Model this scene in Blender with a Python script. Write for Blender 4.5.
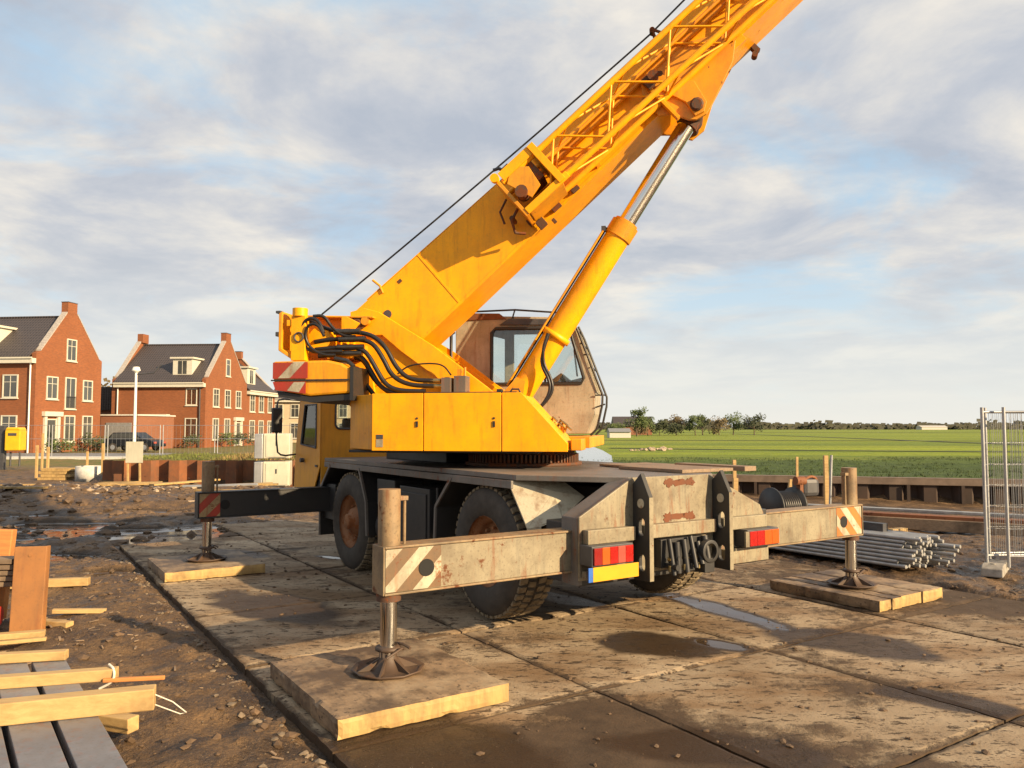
import bpy, bmesh, math, random
import numpy as np
from mathutils import Vector, Matrix, noise as mnoise

# ------------------------------------------------------------------ reset, camera, sky, sun
for o in list(bpy.data.objects): bpy.data.objects.remove(o)
S = bpy.context.scene
COL = S.collection
R = math.radians
rnd = random.Random(7)

CAM_H = 1.85
F_PX = 780.0
cd = bpy.data.cameras.new('camera'); cam = bpy.data.objects.new('camera', cd); COL.objects.link(cam)
cd.sensor_width = 36.0; cd.lens = F_PX/1024*36.0; cd.clip_start = 0.05; cd.clip_end = 9000
cam.location = (0, 0, CAM_H)
cam.rotation_euler = (R(90)+math.atan(44/F_PX), 0, 0)
S.camera = cam

SUN_AZ = (0.826, -0.563); SUN_EL = 21.0
W = bpy.data.worlds.new('World'); S.world = W; W.use_nodes = True
nt = W.node_tree; nt.nodes.clear()
def WN(t, **k):
    n = nt.nodes.new(t)
    for a, b in k.items(): setattr(n, a, b)
    return n
wout = WN('ShaderNodeOutputWorld'); wbg = WN('ShaderNodeBackground'); wbg.inputs[1].default_value = 0.068
sky = WN('ShaderNodeTexSky', sky_type='NISHITA', sun_disc=False)
sky.sun_elevation = R(SUN_EL); sky.sun_rotation = math.atan2(SUN_AZ[0], SUN_AZ[1])
sky.air_density = 1.0; sky.dust_density = 0.6; sky.ozone_density = 1.5
tc = WN('ShaderNodeTexCoord'); sep = WN('ShaderNodeSeparateXYZ'); nt.links.new(tc.outputs['Generated'], sep.inputs[0])
def WM(op, a, b=None, c=None, clamp=False):
    n = WN('ShaderNodeMath', operation=op, use_clamp=clamp)
    for i, v in enumerate((a, b, c)):
        if v is None: continue
        if isinstance(v, (int, float)): n.inputs[i].default_value = v
        else: nt.links.new(v, n.inputs[i])
    return n.outputs[0]
zc = WM('MAXIMUM', sep.outputs[2], 0.0)
den = WM('ADD', zc, 0.16)
comb = WN('ShaderNodeCombineXYZ')
nt.links.new(WM('DIVIDE', sep.outputs[0], den), comb.inputs[0]); nt.links.new(WM('DIVIDE', sep.outputs[1], den), comb.inputs[1])
def wnoise(scale, detail, rough, off, dist=0.3):
    mp = WN('ShaderNodeMapping'); mp.inputs['Location'].default_value = off; nt.links.new(comb.outputs[0], mp.inputs[0])
    n = WN('ShaderNodeTexNoise'); n.inputs['Scale'].default_value = scale; n.inputs['Detail'].default_value = detail
    n.inputs['Roughness'].default_value = rough; n.inputs['Distortion'].default_value = dist
    nt.links.new(mp.outputs[0], n.inputs['Vector']); return n.outputs[0]
def wramp(fac, stops):
    r = WN('ShaderNodeValToRGB'); e = r.color_ramp.elements
    e[0].position, e[0].color = stops[0][0], (*stops[0][1], 1)
    e[1].position, e[1].color = stops[1][0], (*stops[1][1], 1)
    for p, c in stops[2:]:
        x = e.new(p); x.color = (*c, 1)
    nt.links.new(fac, r.inputs[0]); return r.outputs[0]
n1 = wnoise(1.05, 9, 0.60, (1.3, 0.4, 0))
n2 = wnoise(1.9, 9, 0.58, (4.1, 7.7, 2.0))
cover = wramp(n1, [(0.33, (0,0,0)), (0.48, (1,1,1))])
shade = wramp(n2, [(0.37, (3.6, 3.95, 4.55)), (0.46, (4.3, 4.5, 4.9)), (0.54, (5.3, 5.25, 5.2)), (0.64, (6.5, 6.15, 5.6))])
lp = WN('ShaderNodeMix', data_type='RGBA')
blue = WN('ShaderNodeMix', data_type='RGBA'); blue.inputs[0].default_value = 0.75
nt.links.new(sky.outputs[0], blue.inputs[6]); blue.inputs[7].default_value = (3.9, 5.6, 7.0, 1)
hz = WM('MULTIPLY', cover, WM('MULTIPLY_ADD', zc, 3.0, 0.45, clamp=True), clamp=True)
nt.links.new(hz, lp.inputs[0]); nt.links.new(blue.outputs[2], lp.inputs[6]); nt.links.new(shade, lp.inputs[7])
# pale band of thin cloud low on the horizon
low = WN('ShaderNodeMix', data_type='RGBA')
nt.links.new(WM('POWER', WM('SUBTRACT', 1.0, WM('MULTIPLY', zc, 3.6, clamp=True), clamp=True), 1.5), low.inputs[0])
nt.links.new(lp.outputs[2], low.inputs[6]); low.inputs[7].default_value = (6.5, 6.35, 5.8, 1)
nt.links.new(low.outputs[2], wbg.inputs[0]); nt.links.new(wbg.outputs[0], wout.inputs[0])

sl = bpy.data.lights.new('sun', 'SUN'); sl.energy = 5.0; sl.angle = R(0.6); sl.color = (1.0, 0.75, 0.45)
so = bpy.data.objects.new('sun', sl); COL.objects.link(so)
_ce = math.cos(R(SUN_EL)); sv = Vector((SUN_AZ[0]*_ce, SUN_AZ[1]*_ce, math.sin(R(SUN_EL))))
so.rotation_euler = sv.to_track_quat('Z', 'Y').to_euler(); so.location = (30, -20, 20)
S.view_settings.view_transform = 'Standard'; S.view_settings.look = 'None'
S.view_settings.exposure = 1.0; S.view_settings.gamma = 1.0; S.view_settings.use_curve_mapping = False
S.render.engine = 'CYCLES'; S.cycles.max_bounces = 6; S.cycles.transparent_max_bounces = 12

# ------------------------------------------------------------------ materials
MATS = {}
class NT:
    def __init__(s, name):
        s.m = bpy.data.materials.new(name); s.m.use_nodes = True; s.t = s.m.node_tree
        s.b = s.t.nodes['Principled BSDF']; s.tc = None
    def n(s, t, **k):
        x = s.t.nodes.new(t)
        for a, b in k.items(): setattr(x, a, b)
        return x
    def put(s, sock, v):
        if isinstance(v, bpy.types.NodeSocket): s.t.links.new(v, sock)
        elif isinstance(v, (tuple, list)) and len(v) == 3 and sock.type == 'RGBA': sock.default_value = (*v, 1)
        else: sock.default_value = v
    def co(s, scale=(1,1,1), rot=(0,0,0), kind='Object'):
        if s.tc is None: s.tc = s.n('ShaderNodeTexCoord')
        mp = s.n('ShaderNodeMapping'); mp.inputs['Scale'].default_value = scale; mp.inputs['Rotation'].default_value = rot
        s.t.links.new(s.tc.outputs[kind], mp.inputs[0]); return mp.outputs[0]
    def noise(s, scale, detail=5, rough=.55, vec=None, dist=0):
        n = s.n('ShaderNodeTexNoise'); n.inputs['Scale'].default_value = scale; n.inputs['Detail'].default_value = detail
        n.inputs['Roughness'].default_value = rough; n.inputs['Distortion'].default_value = dist
        s.t.links.new(vec if vec is not None else s.co(), n.inputs['Vector']); return n.outputs[0]
    def ramp(s, fac, a, b, ca=(0,0,0), cb=(1,1,1)):
        r = s.n('ShaderNodeValToRGB'); e = r.color_ramp.elements
        e[0].position = a; e[0].color = (*ca, 1); e[1].position = b; e[1].color = (*cb, 1)
        s.t.links.new(fac, r.inputs[0]); return r.outputs[0]
    def mix(s, f, a, b, mode='MIX'):
        m = s.n('ShaderNodeMix', data_type='RGBA', blend_type=mode)
        s.put(m.inputs[0], f); s.put(m.inputs[6], a); s.put(m.inputs[7], b); return m.outputs[2]
    def math(s, op, a, b=None, c=None, clamp=False):
        m = s.n('ShaderNodeMath', operation=op, use_clamp=clamp); s.put(m.inputs[0], a)
        if b is not None: s.put(m.inputs[1], b)
        if c is not None: s.put(m.inputs[2], c)
        return m.outputs[0]
    def bump(s, h, strength=.3, dist=.02):
        b = s.n('ShaderNodeBump'); b.inputs['Strength'].default_value = strength; b.inputs['Distance'].default_value = dist
        s.t.links.new(h, b.inputs['Height']); s.t.links.new(b.outputs[0], s.b.inputs['Normal'])
    def done(s, col, rough=.6, metal=0.0, **k):
        s.put(s.b.inputs['Base Color'], col); s.put(s.b.inputs['Roughness'], rough); s.put(s.b.inputs['Metallic'], metal)
        for a, v in k.items(): s.put(s.b.inputs[a.replace('_', ' ')], v)
        MATS[s.m.name] = s.m; return s.m

def paint(name, col, col2=None, rust=.62, rough=.42, dirt=.5, rustcol=(.22,.065,.02), scale=1.0, metal=0.0, grime=0.0, spec=.5):
    s = NT(name)
    big = s.noise(1.6*scale, 6, .6); fine = s.noise(9*scale, 8, .65); spots = s.noise(22*scale, 4, .5)
    streak = s.noise(3.0, 5, .6, s.co((6, 6, .7)))
    c2 = col2 or tuple(c*.72 for c in col)
    c = s.mix(s.ramp(big, .38, .68), col, c2)
    c = s.mix(s.math('MULTIPLY', s.ramp(streak, .5, .78), dirt), c, tuple(x*.45+.02 for x in col))
    if grime:
        gm = s.noise(2.7*scale, 9, .7); gf = s.noise(48, 4, .6)
        c = s.mix(s.math('MULTIPLY', s.ramp(gm, .44, .66), grime), c, (.085,.060,.036))
        c = s.mix(s.math('MULTIPLY', s.ramp(gf, .56, .66), grime*.6), c, (.06,.045,.03))
        run = s.noise(5.0, 6, .62, s.co((3.2, 3.2, .45))); c = s.mix(s.math('MULTIPLY', s.ramp(run, .56, .66), grime*.9), c, rustcol)
    rm = s.ramp(s.math('MULTIPLY_ADD', fine, .6, s.math('MULTIPLY', big, .4)), rust, rust+.05)
    rm2 = s.ramp(spots, rust+.12, rust+.15)
    rm = s.math('MAXIMUM', rm, rm2)
    c = s.mix(rm, c, s.mix(fine, rustcol, tuple(x*.45 for x in rustcol)))
    s.bump(s.math('MULTIPLY_ADD', rm, .6, s.math('MULTIPLY', fine, .25)), .25, .006)
    return s.done(c, s.math('MULTIPLY_ADD', rm, .35, s.math('MULTIPLY_ADD', fine, .2, rough-.1), clamp=True), metal, Specular_IOR_Level=spec)

def plain(name, col, rough=.6, metal=0, var=.25, scale=8, bump=.15, bd=.005):
    s = NT(name); f = s.noise(scale, 6, .6)
    c = s.mix(s.ramp(f, .3, .7), tuple(x*(1-var) for x in col), tuple(min(1, x*(1+var)) for x in col))
    s.bump(f, bump, bd)
    return s.done(c, rough, metal)

def wood(name, col, col2, grain=(1,14,14), rough=.75):
    s = NT(name); g = s.noise(2.2, 7, .65, s.co(grain), .4); big = s.noise(2, 5, .6); f = s.noise(30, 3, .5)
    c = s.mix(s.ramp(g, .32, .68), col, col2)
    c = s.mix(s.ramp(big, .52, .72), c, tuple(x*.4 for x in col2))
    s.bump(s.math('ADD', g, s.math('MULTIPLY', f, .3)), .5, .004)
    return s.done(c, rough)

paint('crane_yellow', (.95,.415,.001), (.88,.35,.001), rust=.655, rough=.40, dirt=.28, grime=.20, spec=.3, rustcol=(.14,.04,.012))
paint('crane_orange', (.76,.33,.004), (.62,.23,.004), rust=.60, rough=.46, dirt=.45, grime=.2, rustcol=(.17,.05,.015))
paint('cab_brown', (.66,.30,.02), (.52,.22,.02), rust=.66, rough=.5, dirt=.5)
paint('cream_paint', (.285,.25,.17), (.22,.185,.12), grime=.65, rust=.60, rough=.5, dirt=.8, rustcol=(.17,.055,.016))
paint('cream_rust', (.29,.215,.12), (.24,.145,.07), grime=.7, rust=.575, rough=.6, dirt=.6, rustcol=(.17,.055,.018))
paint('cream_cab', (.43,.38,.28), (.34,.285,.19), grime=.4, rust=.61, rough=.55, dirt=.6, rustcol=(.22,.08,.03))
paint('grey_frame', (.17,.155,.14), (.10,.09,.08), grime=.4, rust=.60, rough=.55, dirt=.5)
paint('black_steel', (.018,.018,.019), (.028,.026,.024), rust=.70, rough=.5, dirt=.2, rustcol=(.08,.035,.015))
paint('dark_rust', (.10,.045,.022), (.05,.03,.02), rust=.5, rough=.75, dirt=.4)
paint('patch_rust', (.15,.045,.014), (.10,.035,.014), rust=.55, rough=.8, dirt=.4, rustcol=(.07,.03,.015))
paint('channel_orange', (.33,.145,.045), (.24,.10,.032), grime=.3, rust=.62, rough=.7, dirt=.5)
paint('rust_brown', (.20,.07,.024), (.14,.05,.02), rust=.55, rough=.75, dirt=.5, rustcol=(.12,.04,.02))
paint('pile_dark', (.055,.032,.022), (.035,.024,.018), rust=.60, rough=.85, dirt=.4, rustcol=(.09,.04,.02))
paint('sheet_pile_rust', (.24,.085,.030), (.13,.05,.022), grime=.5, rust=.60, rough=.8, dirt=.6, rustcol=(.12,.05,.03))
paint('stripe_white', (.50,.46,.34), (.40,.35,.25), grime=.5, rust=.56, rough=.5, dirt=.5, rustcol=(.3,.12,.04))
paint('stripe_red', (.38,.03,.014), (.30,.03,.014), grime=.25, rust=.60, rough=.45, dirt=.4)
paint('stripe_orange', (.55,.16,.03), (.42,.12,.03), rust=.56, rough=.5, dirt=.4)
paint('stripe_cream', (.42,.30,.14), (.30,.2,.09), grime=.6, rust=.56, rough=.5, dirt=.5)
paint('stripe_tan', (.17,.095,.04), (.13,.07,.03), grime=.5, rust=.56, rough=.5, dirt=.4)
paint('foot_steel', (.085,.050,.030), (.05,.034,.024), rust=.60, rough=.6, dirt=.4, rustcol=(.16,.07,.03))
paint('rim_rust', (.27,.12,.045), (.18,.07,.03), rust=.52, rough=.7, dirt=.5, rustcol=(.30,.10,.03))
paint('galvanised', (.42,.43,.44), (.3,.31,.32), rust=.74, rough=.42, dirt=.4, metal=.6)
paint('grey_plank_steel', (.20,.20,.215), (.14,.14,.155), grime=.35, rust=.70, rough=.5, dirt=.5)
paint('tube_steel', (.38,.38,.37), (.24,.24,.24), rust=.66, rough=.5, dirt=.5, rustcol=(.12,.07,.04), scale=3, metal=.4)
paint('white_plastic', (.50,.48,.38), (.43,.41,.32), rust=.74, rough=.5, dirt=.4, rustcol=(.2,.15,.1))
plain('chrome', (.72,.70,.66), .14, 1.0, .08, 4, .0)
plain('dark_metal', (.10,.085,.07), .35, .9)
plain('brass_nut', (.32,.25,.12), .4, .8)
plain('hose_rubber', (.014,.012,.011), .42, 0, .3, 20)
plain('tyre_rubber', (.042,.035,.028), .8, 0, .35, 9, .4, .01)
plain('tread_dust_lit', (.15,.115,.07), .9, 0, .5, 14, .5, .01)  # dusty tread colour made paler, with sunlight painted in
plain('bright_yellow', (.66,.31,.006), .45, 0, .08)
plain('postbox_yellow', (.60,.36,.01), .4, 0, .12, 3)
plain('blue_paint', (.03,.12,.45), .4)
plain('white_paint', (.74,.72,.66), .5, 0, .08, 3)
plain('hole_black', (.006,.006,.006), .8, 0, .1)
plain('dark_grey', (.05,.05,.055), .5)
plain('mid_grey', (.2,.2,.2), .6)
plain('car_paint_dark', (.012,.013,.016), .22, .3, .1)
plain('concrete_block', (.27,.25,.22), .9, 0, .3, 12, .6, .01)
plain('rope_white', (.6,.56,.48), .8)
plain('red_tarp', (.50,.035,.02), .5, 0, .3, 5)
plain('leaf_green', (.06,.085,.022), .8, 0, .4, 2)
plain('leaf_dark', (.04,.05,.02), .8, 0, .4, 2)
plain('leaf_autumn', (.10,.075,.032), .8, 0, .4, 2)
plain('far_wood', (.075,.075,.055), .9, 0, .4, .05)
plain('bark', (.09,.065,.045), .9, 0, .3, 4)
plain('cornice_white', (.52,.50,.42), .6, 0, .1)
plain('pale_stone', (.5,.48,.44), .8, 0, .2)
wood('wood_new', (.50,.34,.145), (.38,.24,.095))
s = NT('wood_pad'); g_ = s.noise(2.2, 7, .65, s.co((1.2,9,9)), .4); bg = s.noise(2.6, 8, .68); f_ = s.noise(26, 5, .6)
c_ = s.mix(s.ramp(g_, .32, .68), (.30,.205,.12), (.205,.14,.082)); c_ = s.mix(s.ramp(bg, .44, .60), c_, (.085,.056,.034)); c_ = s.mix(s.ramp(f_, .58, .68), c_, (.06,.042,.028)); c_ = s.mix(s.ramp(s.noise(1.7,6,.6,s.co((1,1,1),(0,0,2))), .56, .7), c_, (.33,.25,.16))
s.bump(s.math('ADD', bg, s.math('MULTIPLY', f_, .5)), .7, .01); s.done(c_, s.math('MULTIPLY_ADD', bg, -.6, 1.0))
wood('wood_end', (.46,.31,.115), (.30,.19,.075), (7,7,1.5))
wood('wood_old', (.27,.19,.12), (.17,.12,.08))
wood('wood_orange', (.50,.22,.06), (.38,.15,.045))
plain('verge_grey', (.34,.31,.28), .7)
plain('wale_brown', (.16,.115,.085), .85, 0, .3, 3)

def glass_mat(name, tint, refl=.25, rough=.03):
    s = NT(name); s.t.nodes.remove(s.b)
    out = [n for n in s.t.nodes if n.type == 'OUTPUT_MATERIAL'][0]
    tr = s.n('ShaderNodeBsdfTransparent'); tr.inputs[0].default_value = (*tint, 1)
    gl = s.n('ShaderNodeBsdfGlossy'); gl.inputs[1].default_value = rough
    lw = s.n('ShaderNodeFresnel'); lw.inputs[0].default_value = 1.5
    mx = s.n('ShaderNodeMixShader'); f = s.math('MULTIPLY_ADD', lw.outputs[0], 1.0, refl*.2, clamp=True)
    s.t.links.new(f, mx.inputs[0]); s.t.links.new(tr.outputs[0], mx.inputs[1]); s.t.links.new(gl.outputs[0], mx.inputs[2])
    s.t.links.new(mx.outputs[0], out.inputs[0]); MATS[name] = s.m
glass_mat('cab_glass', (.93,.96,.95), .15)
s = NT('window_glass'); s.done(s.mix(s.noise(.6, 2, .5), (.02,.025,.03), (.10,.10,.09)), .08, 0, Specular_IOR_Level=.8)
s = NT('lamp_red'); s.done(s.mix(s.ramp(s.noise(60,2), .4, .6), (.40,.010,.006), (.28,.007,.005)), .2, 0, Coat_Weight=.6)
s = NT('lamp_dark'); s.done((.22,.012,.01), .2, 0, Coat_Weight=.6)
s = NT('lamp_amber'); s.done((.50,.085,.010), .2, 0, Coat_Weight=.6)
s = NT('lamp_clear'); s.done((.36,.07,.05), .2, 0, Coat_Weight=.6)
s = NT('puddle_water'); s.bump(s.noise(14, 3, .5), .04, .004)
s.done((.05,.036,.024), .18, 0, Specular_IOR_Level=.3)
s = NT('canal_water'); s.bump(s.noise(3, 3, .5), .05, .02); s.done((.06,.09,.12), .08, 0, Specular_IOR_Level=.8)

def brick_mat(name, c1, c2, mortar):
    s = NT(name); tcn = s.n('ShaderNodeTexCoord'); sp = s.n('ShaderNodeSeparateXYZ'); s.t.links.new(tcn.outputs['Object'], sp.inputs[0])
    cb = s.n('ShaderNodeCombineXYZ'); s.t.links.new(s.math('ADD', sp.outputs[0], sp.outputs[1]), cb.inputs[0]); s.t.links.new(sp.outputs[2], cb.inputs[1])
    b = s.n('ShaderNodeTexBrick'); b.inputs['Scale'].default_value = 1; b.inputs['Brick Width'].default_value = .22; b.inputs['Row Height'].default_value = .066
    b.inputs['Mortar Size'].default_value = .008; b.inputs['Color1'].default_value = (*c1,1); b.inputs['Color2'].default_value = (*c2,1); b.inputs['Mortar'].default_value = (*mortar,1)
    s.t.links.new(cb.outputs[0], b.inputs['Vector'])
    v = s.noise(.5, 5, .6)
    c = s.mix(s.ramp(v, .35, .7), b.outputs[0], s.mix(.35, b.outputs[0], tuple(x*.55 for x in c1)))
    s.bump(b.outputs[1], -.3, .01); return s.done(c, .85)
brick_mat('red_brick', (.28,.086,.026), (.20,.062,.021), (.17,.085,.045))
brick_mat('brown_brick', (.27,.10,.045), (.21,.08,.035), (.22,.12,.09))
brick_mat('cream_brick', (.58,.46,.30), (.52,.40,.26), (.5,.42,.32))
def tile_mat(name, c1, c2):
    s = NT(name); w = s.n('ShaderNodeTexWave', wave_type='BANDS', bands_direction='X'); w.inputs['Scale'].default_value = 1.3
    s.t.links.new(s.co(), w.inputs[0])
    w2 = s.n('ShaderNodeTexWave', wave_type='BANDS', bands_direction='Z', wave_profile='SAW'); w2.inputs['Scale'].default_value = 1.3; s.t.links.new(s.co(), w2.inputs[0])
    h = s.math('ADD', w.outputs[1], w2.outputs[1]); c = s.mix(s.noise(1.5, 5, .6), c1, c2); c = s.mix(s.ramp(h, .2, 1.4), tuple(x*.5 for x in c1), c)
    s.bump(h, .5, .04); return s.done(c, .55)
tile_mat('roof_tiles', (.045,.038,.038), (.075,.06,.058))
tile_mat('roof_tiles_light', (.085,.07,.062), (.12,.10,.085))

s = NT('chequer'); ck = s.n('ShaderNodeTexChecker'); ck.inputs['Scale'].default_value = 44; s.t.links.new(s.co((1,1,.8), (0,0,.78)), ck.inputs[0])
s.bump(ck.outputs[1], .5, .004); s.done(s.mix(s.ramp(s.noise(7,7,.65), .5, .66), (.44,.39,.28), (.27,.19,.12)), .55)
# mud / soil
def soil_nodes(s):
    P = s.co()
    a = s.noise(.35, 7, .6, P); b = s.noise(2.6, 8, .65, P); c = s.noise(16, 8, .7, P); d = s.noise(60, 5, .6, P)
    col = s.mix(s.ramp(a, .36, .66), (.030,.021,.015), (.105,.060,.028))
    col = s.mix(s.ramp(b, .42, .66), col, (.21,.125,.058))
    col = s.mix(s.ramp(c, .5, .75), col, (.045,.030,.020)); col = s.mix(s.ramp(d, .60, .68), col, (.24,.155,.08))
    rough = s.math('MULTIPLY_ADD', s.ramp(s.math('MULTIPLY_ADD', b, .5, s.math('MULTIPLY', a, .5)), .38, .6), .55, .26)
    return col, rough, a, b, c, d
s = NT('mud'); geo = s.n('ShaderNodeNewGeometry'); gs = s.n('ShaderNodeSeparateXYZ'); s.t.links.new(geo.outputs['Position'], gs.inputs[0])
col, rough, a, b, c, d = soil_nodes(s)
at = s.n('ShaderNodeAttribute', attribute_name='zone'); ac = s.n('ShaderNodeSeparateColor'); s.t.links.new(at.outputs[0], ac.inputs[0])
grs = s.noise(.08, 6, .6, s.co((.25,1,1))); g2 = s.noise(1.2, 6, .7); g3 = s.noise(.9, 5, .6, s.co((.02, 1, 1)))
grass = s.mix(s.ramp(grs, .35, .65), (.15,.22,.004), (.27,.32,.008))
grass = s.mix(s.ramp(s.noise(1, 4, .6, s.co((.004,.075,1),(0,0,.06))), .46, .54), grass, (.10,.165,.006)); grass = s.mix(s.ramp(s.noise(1, 3, .6, s.co((.012,.35,1),(0,0,-.05))), .56, .60), grass, (.27,.28,.02))
grass = s.mix(s.ramp(g3, .45, .62), grass, (.17,.185,.018))
grass = s.mix(s.ramp(g2, .5, .8), grass, (.05,.08,.012))
dark_green = s.mix(s.ramp(s.noise(2.2,6,.7), .4, .65), (.028,.052,.006), (.075,.115,.012))  # darker green for the nearer band of the field
grass = s.mix(ac.outputs[1], grass, dark_green)
verge = s.mix(s.ramp(s.noise(1.6,6,.7), .4, .6), (.10,.12,.025), (.20,.13,.05))
col = s.mix(ac.outputs[0], col, grass); col = s.mix(ac.outputs[2], col, verge)
rough = s.math('MAXIMUM', rough, s.math('MAXIMUM', ac.outputs[0], ac.outputs[2]))
vo = s.n('ShaderNodeTexVoronoi'); vo.inputs['Scale'].default_value = 26; s.t.links.new(s.co(), vo.inputs['Vector'])
hh = s.math('MULTIPLY_ADD', b, .8, s.math('MULTIPLY_ADD', c, .8, s.math('MULTIPLY_ADD', vo.outputs[0], -.15, s.math('MULTIPLY', d, .35))))
wt = s.n('ShaderNodeAttribute', attribute_name='wet').outputs[2]; damp = s.ramp(wt, .05, .5); pool = s.ramp(wt, .55, .85)
hh = s.math('MULTIPLY', hh, s.math('SUBTRACT', 1.0, pool)); s.bump(hh, 1.0, .05)
col = s.mix(s.math('MULTIPLY', damp, .75), col, (.03,.021,.014)); rough = s.math('MULTIPLY', rough, s.math('MULTIPLY_ADD', pool, -.82, 1.0)); s.done(col, rough, 0, Specular_IOR_Level=.4)

s = NT('concrete_slab_top'); col, rough, a, b, c, d = soil_nodes(s)
at = s.n('ShaderNodeAttribute', attribute_name='tone')
con = s.mix(s.noise(5, 8, .65), (.27,.205,.135), (.48,.375,.25))
con = s.mix(s.ramp(s.noise(1.3, 6, .6), .42, .7), con, (.25,.175,.105))
con = s.mix(.5, con, at.outputs[0], 'MULTIPLY')
m1 = s.noise(.55, 8, .62); m2 = s.noise(3.2, 9, .72)
edge = s.n('ShaderNodeAttribute', attribute_name='mudmask')
mm = s.math('MULTIPLY_ADD', m1, .62, s.math('MULTIPLY_ADD', m2, .38, s.math('MULTIPLY', edge.outputs[2], .22)))
mask = s.ramp(mm, .54, .60)
spots = s.ramp(s.noise(20, 3, .5, s.co((.7,1.5,1))), .655, .69)
mask = s.math('MAXIMUM', mask, spots); mask = s.math('MAXIMUM', mask, s.ramp(s.noise(46, 3, .5, s.co((.5,1.6,1),(0,0,.9))), .665, .69)); mask = s.math('MAXIMUM', mask, s.ramp(s.noise(9, 7, .72, s.co((.6,1.5,1),(0,0,-.3))), .57, .60))
mc = s.mix(s.ramp(m2, .35, .7), (.050,.034,.022), (.100,.066,.040))
stain = s.ramp(s.noise(1.1, 7, .6, s.co((.6,1.4,1))), .46, .58)
con = s.mix(s.math('MULTIPLY', stain, .65), con, (.16,.09,.04))
wt = s.n('ShaderNodeAttribute', attribute_name='wet').outputs[2]; damp = s.ramp(wt, .02, .42); pool = s.ramp(wt, .58, .74)
dry = s.math('SUBTRACT', 1.0, pool)
s.bump(s.math('MULTIPLY', s.math('MULTIPLY_ADD', mask, .8, s.math('MULTIPLY_ADD', c, .35, s.math('MULTIPLY', d, .2))), dry), .8, .02)
cc = s.mix(mask, con, mc); cc = s.mix(s.math('MULTIPLY', damp, .92), cc, (.035,.020,.010))
rr = s.math('MULTIPLY_ADD', m2, -.3, .92); rr = s.math('MULTIPLY', rr, s.math('MULTIPLY_ADD', damp, -.4, 1.0)); rr = s.math('MULTIPLY', rr, s.math('MULTIPLY_ADD', pool, -.84, 1.0))
s.done(cc, rr, 0, Specular_IOR_Level=.22)

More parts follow.
